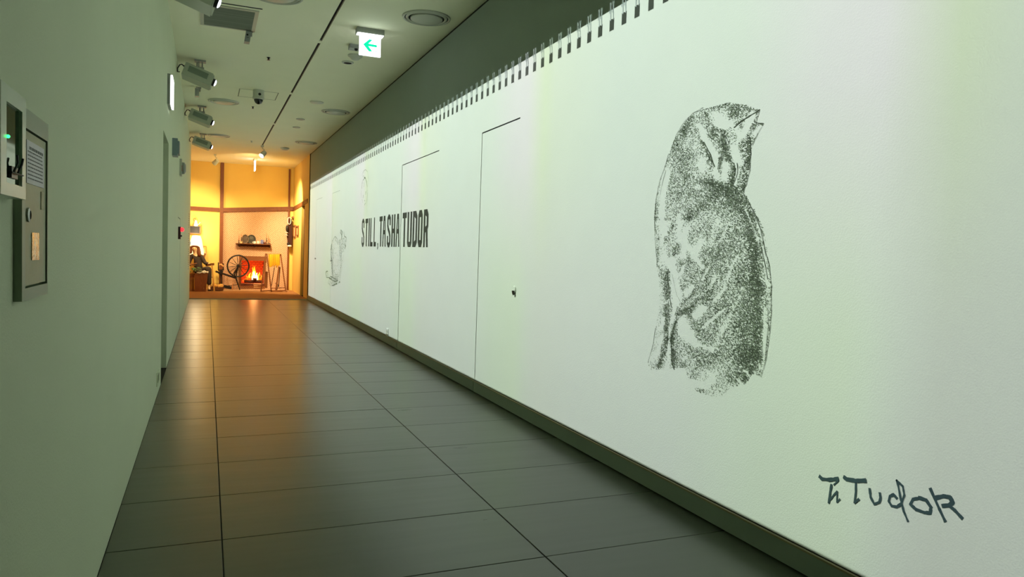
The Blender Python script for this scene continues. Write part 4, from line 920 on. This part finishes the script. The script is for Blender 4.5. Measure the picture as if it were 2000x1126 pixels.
# seated figure in a chair
def skinmesh(name, pts, edges, radii, m_, parent, root=0, sub=2):
    me = bpy.data.meshes.new(name); o = ORG[parent.name]
    me.from_pydata([Vector(p)-o for p in pts], edges, []); me.materials.append(m_)
    ob = bpy.data.objects.new(name, me); COL.objects.link(ob); ob.parent = parent; ORG[ob.name] = o
    bpy.context.view_layer.objects.active = ob
    md = ob.modifiers.new('skin', 'SKIN'); md.use_smooth_shade = True
    sd = ob.modifiers.new('sub', 'SUBSURF'); sd.levels = sub; sd.render_levels = sub
    for i, r_ in enumerate(radii):
        r_ = r_ if isinstance(r_, tuple) else (r_, r_); me.skin_vertices[0].data[i].radius = r_
    for i in range(len(pts)): me.skin_vertices[0].data[i].use_root = (i == root)
    return ob
yp = 21.50
def Fp(px, py, dy=0): return P(yp+dy, px, py)
tp = thing('person', Fp(390, 562), 'person with long auburn hair in a dark dress seated in a wooden armchair', 'person')
M_SKIN = mat('pale_skin', (236, 196, 150), .5, .03); M_DRESS = mat('dark_dress_cloth', (58, 46, 42), .9, .15, 40, .3, 120); M_HAIR = mat('auburn_hair', (104, 52, 24), .6, .4, 30, .5, 90, stretch=(1, 1, .15))
pel = Fp(388, 531); chest = Fp(386, 508); neckb = Fp(382.5, 499, -.02); neck = Fp(381.5, 495, -.03); head0 = Fp(380.5, 488.5, -.05); head = Fp(380.2, 484.3, -.06); crown = Fp(380.2, 481.5, -.05)
shL = Fp(393.5, 501); shR = Fp(372, 502); elL = Fp(400.5, 513.5, -.05); elR = Fp(367.5, 516, -.06); haL = Fp(409.5, 515.5, -.14); haR = Fp(375, 516.5, -.22)
hipL = Fp(394, 531); hipR = Fp(382, 532); knL = Fp(407.5, 523.5, -.34); knR = Fp(388, 525, -.36); anL = Fp(408.5, 555, -.28); anR = Fp(399, 556, -.30); toL = Fp(409, 559, -.38); toR = Fp(397, 560, -.40)
anL.z = anR.z = .115; toL = onfloor(toL, .035); toR = onfloor(toR, .035)
pts = [pel, chest, neckb, neck, head0, head, crown, shL, elL, haL, shR, elR, haR, hipL, knL, anL, toL, hipR, knR, anR, toR]
ed = [(0, 1), (1, 2), (2, 3), (3, 4), (4, 5), (5, 6), (2, 7), (7, 8), (8, 9), (2, 10), (10, 11), (11, 12), (0, 13), (13, 14), (14, 15), (15, 16), (0, 17), (17, 18), (18, 19), (19, 20)]
rd = [(.13, .10), (.12, .09), .055, .045, (.066, .066), (.086, .088), (.062, .066), .05, .036, .024, .05, .036, .024, .085, .058, .034, .03, .085, .058, .034, .03]
# five-fingered hands rooted in the palms, all one body mesh
for hand, el, sgn in ((9, 8, 1), (12, 11, -1)):
    d_ = (pts[hand]-pts[el]).normalized(); s_ = d_.cross(Vector((0, 0, 1))).normalized(); palm = len(pts)
    pts.append(pts[hand]+d_*.045); rd.append((.026, .015)); ed.append((hand, palm))
    for k, L_ in enumerate((.050, .060, .056, .042)):
        o_ = s_*(-.021+.014*k); i0 = len(pts)
        pts += [pts[palm]+o_+d_*.02, pts[palm]+o_*1.1+d_*(.02+L_*.6)+Vector((0, 0, -.006)), pts[palm]+o_*1.1+d_*(.02+L_)+Vector((0, 0, -.022))]; rd += [.0085, .0075, .006]; ed += [(palm, i0), (i0, i0+1), (i0+1, i0+2)]
    i0 = len(pts); pts += [pts[hand]+d_*.03-s_*.032*sgn, pts[hand]+d_*.058-s_*.046*sgn+Vector((0, 0, -.008))]; rd += [.010, .007]; ed += [(hand, i0), (i0, i0+1)]
body = skinmesh('body', pts, ed, rd, M_SKIN, tp)
# face
fc = head0.lerp(head, .6); fy = -.090
MB().ball(fc+Vector((-.028, fy, .018)), (.012, .006, .006), 8, 6).ball(fc+Vector((.028, fy, .018)), (.012, .006, .006), 8, 6).build('eyes', M_DKWOOD, tp, smooth=True)
MB().add([fc+Vector((-.010, fy, -.014)), fc+Vector((.010, fy, -.014)), fc+Vector((0, fy-.016, -.012)), fc+Vector((0, fy, .022))], [(0, 1, 2), (0, 2, 3), (2, 1, 3)]).build('nose', M_SKIN, tp)
MB().ball(fc+Vector((0, fy+.004, -.038)), (.02, .006, .006), 10, 6).build('mouth', mat('lip_colour', (170, 84, 70), .5), tp, smooth=True)
hp = [crown+Vector((0, .02, .022)), head+Vector((-.090, .0, .02)), head+Vector((-.105, .0, -.07)), head+Vector((-.105, -.02, -.16)), head+Vector((.090, .0, .02)), head+Vector((.105, .0, -.07)), head+Vector((.115, -.02, -.16)), head+Vector((0, .05, -.04)), crown+Vector((-.055, -.055, .01)), crown+Vector((.055, -.055, .01)), head+Vector((.12, -.03, -.23))]
skinmesh('hair', hp, [(0, 1), (1, 2), (2, 3), (0, 4), (4, 5), (5, 6), (0, 7), (0, 8), (0, 9), (6, 10)], [(.075, .065), .04, .048, .05, .04, .05, .055, .08, .032, .032, .04], M_HAIR, tp)
dp = [pel, chest, neckb+Vector((0, .005, .03)), shL, elL, pts[8].lerp(pts[9], .85), shR, elR, pts[11].lerp(pts[12], .8), hipL, knL, anL+Vector((0, 0, .05)), hipR, knR, anR+Vector((0, 0, .05))]
de = [(0, 1), (1, 2), (2, 3), (3, 4), (4, 5), (2, 6), (6, 7), (7, 8), (0, 9), (9, 10), (10, 11), (0, 12), (12, 13), (13, 14)]
skinmesh('dress', dp, de, [(.155, .125), (.142, .108), (.075, .065), .068, .055, .038, .068, .055, .038, .11, .085, .062, .11, .085, .062], M_DRESS, tp)
MB().ball(toL+Vector((0, .03, -.005)), (.035, .07, .028), 10, 6).ball(toR+Vector((0, .03, -.005)), (.035, .07, .028), 10, 6).build('shoes', M_DKWOOD, tp, smooth=True)
# armchair
t = thing('armchair', Fp(392, 562), 'pale wooden armchair with dark rungs holding the seated figure', 'chair')
MB().bar(Fp(402, 517.5, -.05), Fp(418, 515.5, -.40), .02, .06, (0, 0, 1)).build('arm', M_MDWOOD, t)
MB().bar(Fp(366, 519, -.05), Fp(362, 517, -.35), .02, .06, (0, 0, 1)).build('arm', M_MDWOOD, t)
MB().tube([Fp(414, 516.5, -.33), onfloor(Fp(418.5, 552, -.36))], [.016, .02], 8).build('leg', M_LTWOOD, t)
MB().tube([Fp(405, 517, .1), onfloor(Fp(407, 559, .15))], [.016, .02], 8).build('leg', M_LTWOOD, t)
MB().tube([Fp(368, 519, -.3), onfloor(Fp(366, 559, -.3))], [.016, .02], 8).build('leg', M_LTWOOD, t)
MB().bar(Fp(372, 540, -.05), Fp(411, 540, -.05), .03, .42).build('seat', M_MDWOOD, t)
for py in (526, 541): MB().tube([Fp(415, py, -.34), Fp(405, py, .1)], .009, 6).build('rung', M_DKWOOD, t)
MB().bar(Fp(399, 512, .14), Fp(404, 492, .2), .025, .05).build('back_post', M_LTWOOD, t); MB().bar(Fp(370, 515, .14), Fp(368, 492, .2), .025, .05).build('back_post', M_LTWOOD, t); MB().bar(Fp(369, 497, .18), Fp(404, 496, .19), .05, .02).build('back_rail', M_MDWOOD, t)
# cloth fan-shaped thing beside the head
tag(MB().prism([Fp(391, 498, .25), Fp(390, 484, .25), Fp(394, 480, .25), Fp(400, 487, .25), Fp(402, 494, .25), Fp(400, 503, .25)], (0, .03, 0)).build('cushion', mat('pale_pink_cloth', (232, 190, 150), .9, .05), org=Fp(395, 502, .25)), 'pale pink cushion propped behind the shoulder of the seated figure', 'cushion')
tag(MB().bar(Fp(364, 516.5, -.42), Fp(382, 514, -.30), .012, .16).build('book', mat('brown_cover', (150, 90, 50), .6), org=Fp(372, 519, -.36)), 'open brown book held in the lap of the seated figure', 'book')
# plant crates before the figure
t = thing('wooden_crate', P(20.75, 394, 560), 'slatted wooden crate heaped with greens and striped cloth', 'crate')
yc = 20.86
def K(px, py, dy=0): return P(yc+dy, px, py)
c0, c1, c2, c3 = K(380.5, 559), K(402.5, 558), K(406, 535), K(379, 535.5); c0.z = c1.z = .012
M_CRT = wood('crate_slat_wood', (124, 68, 30), st=(6, 6, 2))
for k in range(9):
    u0_, u1_ = k/9+.006, (k+1)/9-.006
    MB().prism([c0.lerp(c1, u0_), c0.lerp(c1, u1_), c3.lerp(c2, u1_), c3.lerp(c2, u0_)], (0, .012, 0)).build('slat', M_CRT, t)
for k in range(4):
    yy0 = .02+k*.07
    MB().prism([c1+Vector((0, yy0, 0)), c1+Vector((0, yy0+.06, 0)), c2+Vector((0, yy0+.06, 0)), c2+Vector((0, yy0, 0))], (-.012, 0, 0)).build('slat', M_CRT, t)
MB().prism([c3+Vector((0, -.01, 0)), c2+Vector((.01, -.01, 0)), c2+Vector((.01, -.01, .03)), c3+Vector((0, -.01, .03))], (0, .02, 0)).build('top_band', M_MDWOOD, t)
MB().prism([c0+Vector((0, .28, 0)), c1+Vector((0, .28, 0)), c2+Vector((0, .28, 0)), c3+Vector((0, .28, 0))], (0, .012, 0)).build('back_board', M_CRT, t)
t2 = thing('wooden_crate', K(374, 557, .12), 'plain wooden crate half hidden by the left wall corner', 'crate')
for k in range(7):
    a = K(364+k*2.2, 559, .12); b = K(364+k*2.2+1.9, 559, .12); cc = K(363+k*2.3+2.0, 533.5, .12); dd = K(363+k*2.3, 533.5, .12)
    a.z = b.z = .012; MB().prism([a, b, cc, dd], (0, .012, 0)).build('slat', M_CRT, t2)
MB().prism([K(362, 534, .11), K(380, 534, .11), K(380, 532, .11), K(362, 532, .11)], (0, .02, 0)).build('top_band', M_LTWOOD, t2); MB().prism([K(362, 548, .11), K(379, 548, .11), K(379, 547, .11), K(362, 547, .11)], (0, .01, 0)).build('cross_band', M_MDWOOD, t2)
M_LEAF = mat('green_leaf', (70, 110, 50), .6, .3, 30)
tg = thing('leafy_greens', K(383, 533), 'bunch of long green leaves lying on the crate', 'plant')
for k in range(44):
    a = K(random.uniform(371, 392), random.uniform(524, 531), .05+random.uniform(-.06, .1)); d_ = Vector((random.uniform(-.12, .16), random.uniform(-.08, .05), random.uniform(-.04, .04))); s_ = d_.cross(Vector((0, 0, 1))).normalized()*.02
    m1 = a+d_*.5+Vector((0, 0, .025)); MB().add([a, m1-s_, a+d_, m1+s_, m1+Vector((0, 0, .006))], [(0, 1, 4), (1, 2, 4), (2, 3, 4), (3, 0, 4)]).build('leaf', M_LEAF, tg)
M_STR = bpy.data.materials.new('striped_cloth'); M_STR.use_nodes = True
_n = M_STR.node_tree; wv = _n.nodes.new('ShaderNodeTexWave'); wv.inputs['Scale'].default_value = 14; wv.inputs['Distortion'].default_value = 3
cr_ = _n.nodes.new('ShaderNodeValToRGB'); cr_.color_ramp.elements[0].position = .38; cr_.color_ramp.elements[1].position = .5; cr_.color_ramp.elements[0].color = rgb(60, 50, 44); cr_.color_ramp.elements[1].color = rgb(226, 216, 200)
_n.links.new(wv.outputs['Fac'], cr_.inputs[0]); _n.links.new(cr_.outputs[0], _n.nodes['Principled BSDF'].inputs['Base Color'])
mb = MB(); N1 = 14; N2 = 8; L0, L1 = K(384, 534, .0), K(407, 533, .0); vs = []
for i in range(N1):
    for j in range(N2):
        u = i/(N1-1); v = j/(N2-1); p_ = L0.lerp(L1, u)+Vector((0, -.02+v*.22, .012+.055*sin(pi*min(1, v*1.1))*(.5+.6*sin(pi*u))+.012*sin(u*17+v*6))); vs.append(p_)
mb.add(vs, [(i*N2+j, (i+1)*N2+j, (i+1)*N2+j+1, i*N2+j+1) for i in range(N1-1) for j in range(N2-1)])
ob = tag(mb.build('draped_cloth', M_STR, org=L0, smooth=True), 'crumpled black and white striped cloth on the crate', 'cloth'); sm = ob.modifiers.new('thick', 'SOLIDIFY'); sm.thickness = .01
# wall shelf, white jug, lamp, blue garment, framed panel
ysf = YB
t = thing('wall_shelf', P(ysf, 385, 442), 'dark wooden box shelf on the yellow wall above the seated figure', 'shelf')
a, b = P(ysf, 366, 441), P(ysf, 391.5, 456)
MB().box(a.x, b.x, YB-.16, YB, a.z-.02, a.z).build('top_board', M_DKWOOD, t); MB().box(a.x, b.x, YB-.16, YB, b.z-.01, b.z+.008).build('bottom_board', M_MDWOOD, t); MB().box(b.x-.02, b.x, YB-.16, YB, b.z, a.z-.02).build('side_board', M_MDWOOD, t); MB().box(a.x, b.x-.02, YB-.02, YB, b.z+.008, a.z-.02).build('back_board', M_DKWOOD, t)
zz_ = a.z
t = thing('jug', (P(YB, 382, 441).x, YB-.09, zz_), 'tall white coffee jug standing on the wall shelf', 'jug'); x_ = P(YB-.09, 382.5, 441).x
MB().lathe((x_, YB-.09, zz_), [(.065, 0), (.055, .05), (.040, .12), (.035, .15), (.02, .165), (.008, .18)], 20).build('body', M_CHINA, t, smooth=True)
MB().tube([(x_+.045, YB-.09, zz_+.04), (x_+.085, YB-.09, zz_+.07), (x_+.105, YB-.09, zz_+.12)], .010, 8).build('spout', M_CHINA, t, smooth=True)
MB().tube([(x_-.04, YB-.09, zz_+.13), (x_-.07, YB-.09, zz_+.19), (x_-.03, YB-.09, zz_+.22), (x_+.0, YB-.09, zz_+.18)], .008, 8).build('handle', M_RIM, t, smooth=True)
t = thing('table_lamp', P(21.7, 374, 500), 'glowing pale lamp behind the seated figure', 'lamp')
lc = P(21.7, 378, 480)
lc = P(21.68, 383, 497)
MB().lathe((lc.x, 21.68, lc.z), [(.015, -.8), (.015, 0)], 10).build('stem', M_RIM, t)
MB().lathe((lc.x, 21.68, lc.z), [(.20, 0), (.19, .12), (.14, .42), (.10, .52)], 24, cap=False).build('shade', mat('lit_lamp_shade', (250, 236, 190), .8, .02, emit=(255, 232, 176), estr=1.3), t, smooth=True)
bl = P(21.6, 371.5, 478)
tag(MB().prism([bl+Vector((-.06, 0, -.12)), bl+Vector((.045, 0, -.12)), bl+Vector((.03, 0, .02)), bl+Vector((-.01, 0, .13)), bl+Vector((-.06, 0, .13))], (0, .04, 0)).build('blue_garment', mat('blue_check_cloth', (86, 104, 150), .9, .6, 40), org=bl), 'blue checked garment hanging at the corner of the left wall', 'garment')
a, b = P(YB, 399, 480), P(YB, 403, 496)
t = thing('picture_frame', (a.x, YB, b.z), 'thin pale frame on the yellow wall beside the figure', 'frame')
for q_ in ((a.x-.03, b.x, a.z-.012, a.z), (a.x-.03, a.x-.018, b.z, a.z-.012), (b.x-.012, b.x, b.z, a.z-.012), (a.x-.018, b.x-.012, b.z, b.z+.012)): MB().box(q_[0], q_[1], YB-.015, YB, q_[2], q_[3]).build('frame_bar', M_LTWOOD, t)
# dark coat with white trim on the right wall
t = thing('hanging_coat', RW(566, 480), 'dark brown coat with white trims hanging on the right room wall', 'coat')
yc0 = 21.45
M_COAT = mat('dark_brown_cloth', (62, 30, 20), .9, .2, 30, .3, 80)
def G(px, py, x_): return pl(px, py, 0, x_)
xs_ = XR-.03
H = lambda px, py, y=21.74: P(y, px, py)
MB().prism([H(566, 425), H(570.5, 428), H(570.5, 477), H(568, 481), H(563, 478), H(560.5, 462), H(562.5, 440)], (0, .07, 0)).build('body', M_COAT, t)
for p_, r_ in (((560.8, 446), (.04, .05, .10)), ((563, 476), (.04, .04, .05))): MB().ball(H(*p_, 21.70), r_, 12, 8).build('dark_pouch', M_DKWOOD, t, smooth=True)
MB().ball(H(565.5, 480, 21.68), (.06, .04, .03), 12, 8).build('white_cuff', M_CHINA, t, smooth=True)
for p_ in ((559.5, 459), (560, 454)): MB().ball(H(*p_, 21.68), (.04, .03, .012), 10, 6).build('white_frill', M_CHINA, t, smooth=True)
lo = H(565, 431, 21.70)
MB().tube([lo+Vector((.045*cos(k*pi/8), 0, .10*sin(k*pi/8))) for k in range(16)], .009, 6, closed=True).build('white_loop', M_CHINA, t, smooth=True)
MB().box(XR-.05, XR, 21.70, 21.86, lo.z+.08, lo.z+.13).build('peg_board', M_MDWOOD, t)
# small picture frames on the right wall
def frame(ax_, ay_, bx_, by_, lab):
    a = RW(ax_, ay_); b = RW(bx_, by_); t = thing('picture_frame', (XR, (a.y+b.y)/2, min(a.z, b.z)), lab, 'frame')
    y0_, y1_ = min(a.y, b.y), max(a.y, b.y); z0_, z1_ = min(a.z, b.z), max(a.z, b.z)
    for q_ in ((y0_, y1_, z1_-.03, z1_), (y0_, y1_, z0_, z0_+.03), (y0_, y0_+.03, z0_+.03, z1_-.03), (y1_-.03, y1_, z0_+.03, z1_-.03)): MB().box(XR-.03, XR, *q_).build('frame_bar', M_MDWOOD, t)
    MB().box(XR-.008, XR, y0_+.03, y1_-.03, z0_+.03, z1_-.03).build('picture', mat('pale_picture', (226, 190, 130), .8, .3, 20), t)
frame(574.5, 440, 578, 463, 'left of two thin brown picture frames on the right room wall')
frame(580, 441, 583.5, 460, 'right of two thin brown picture frames on the right room wall')
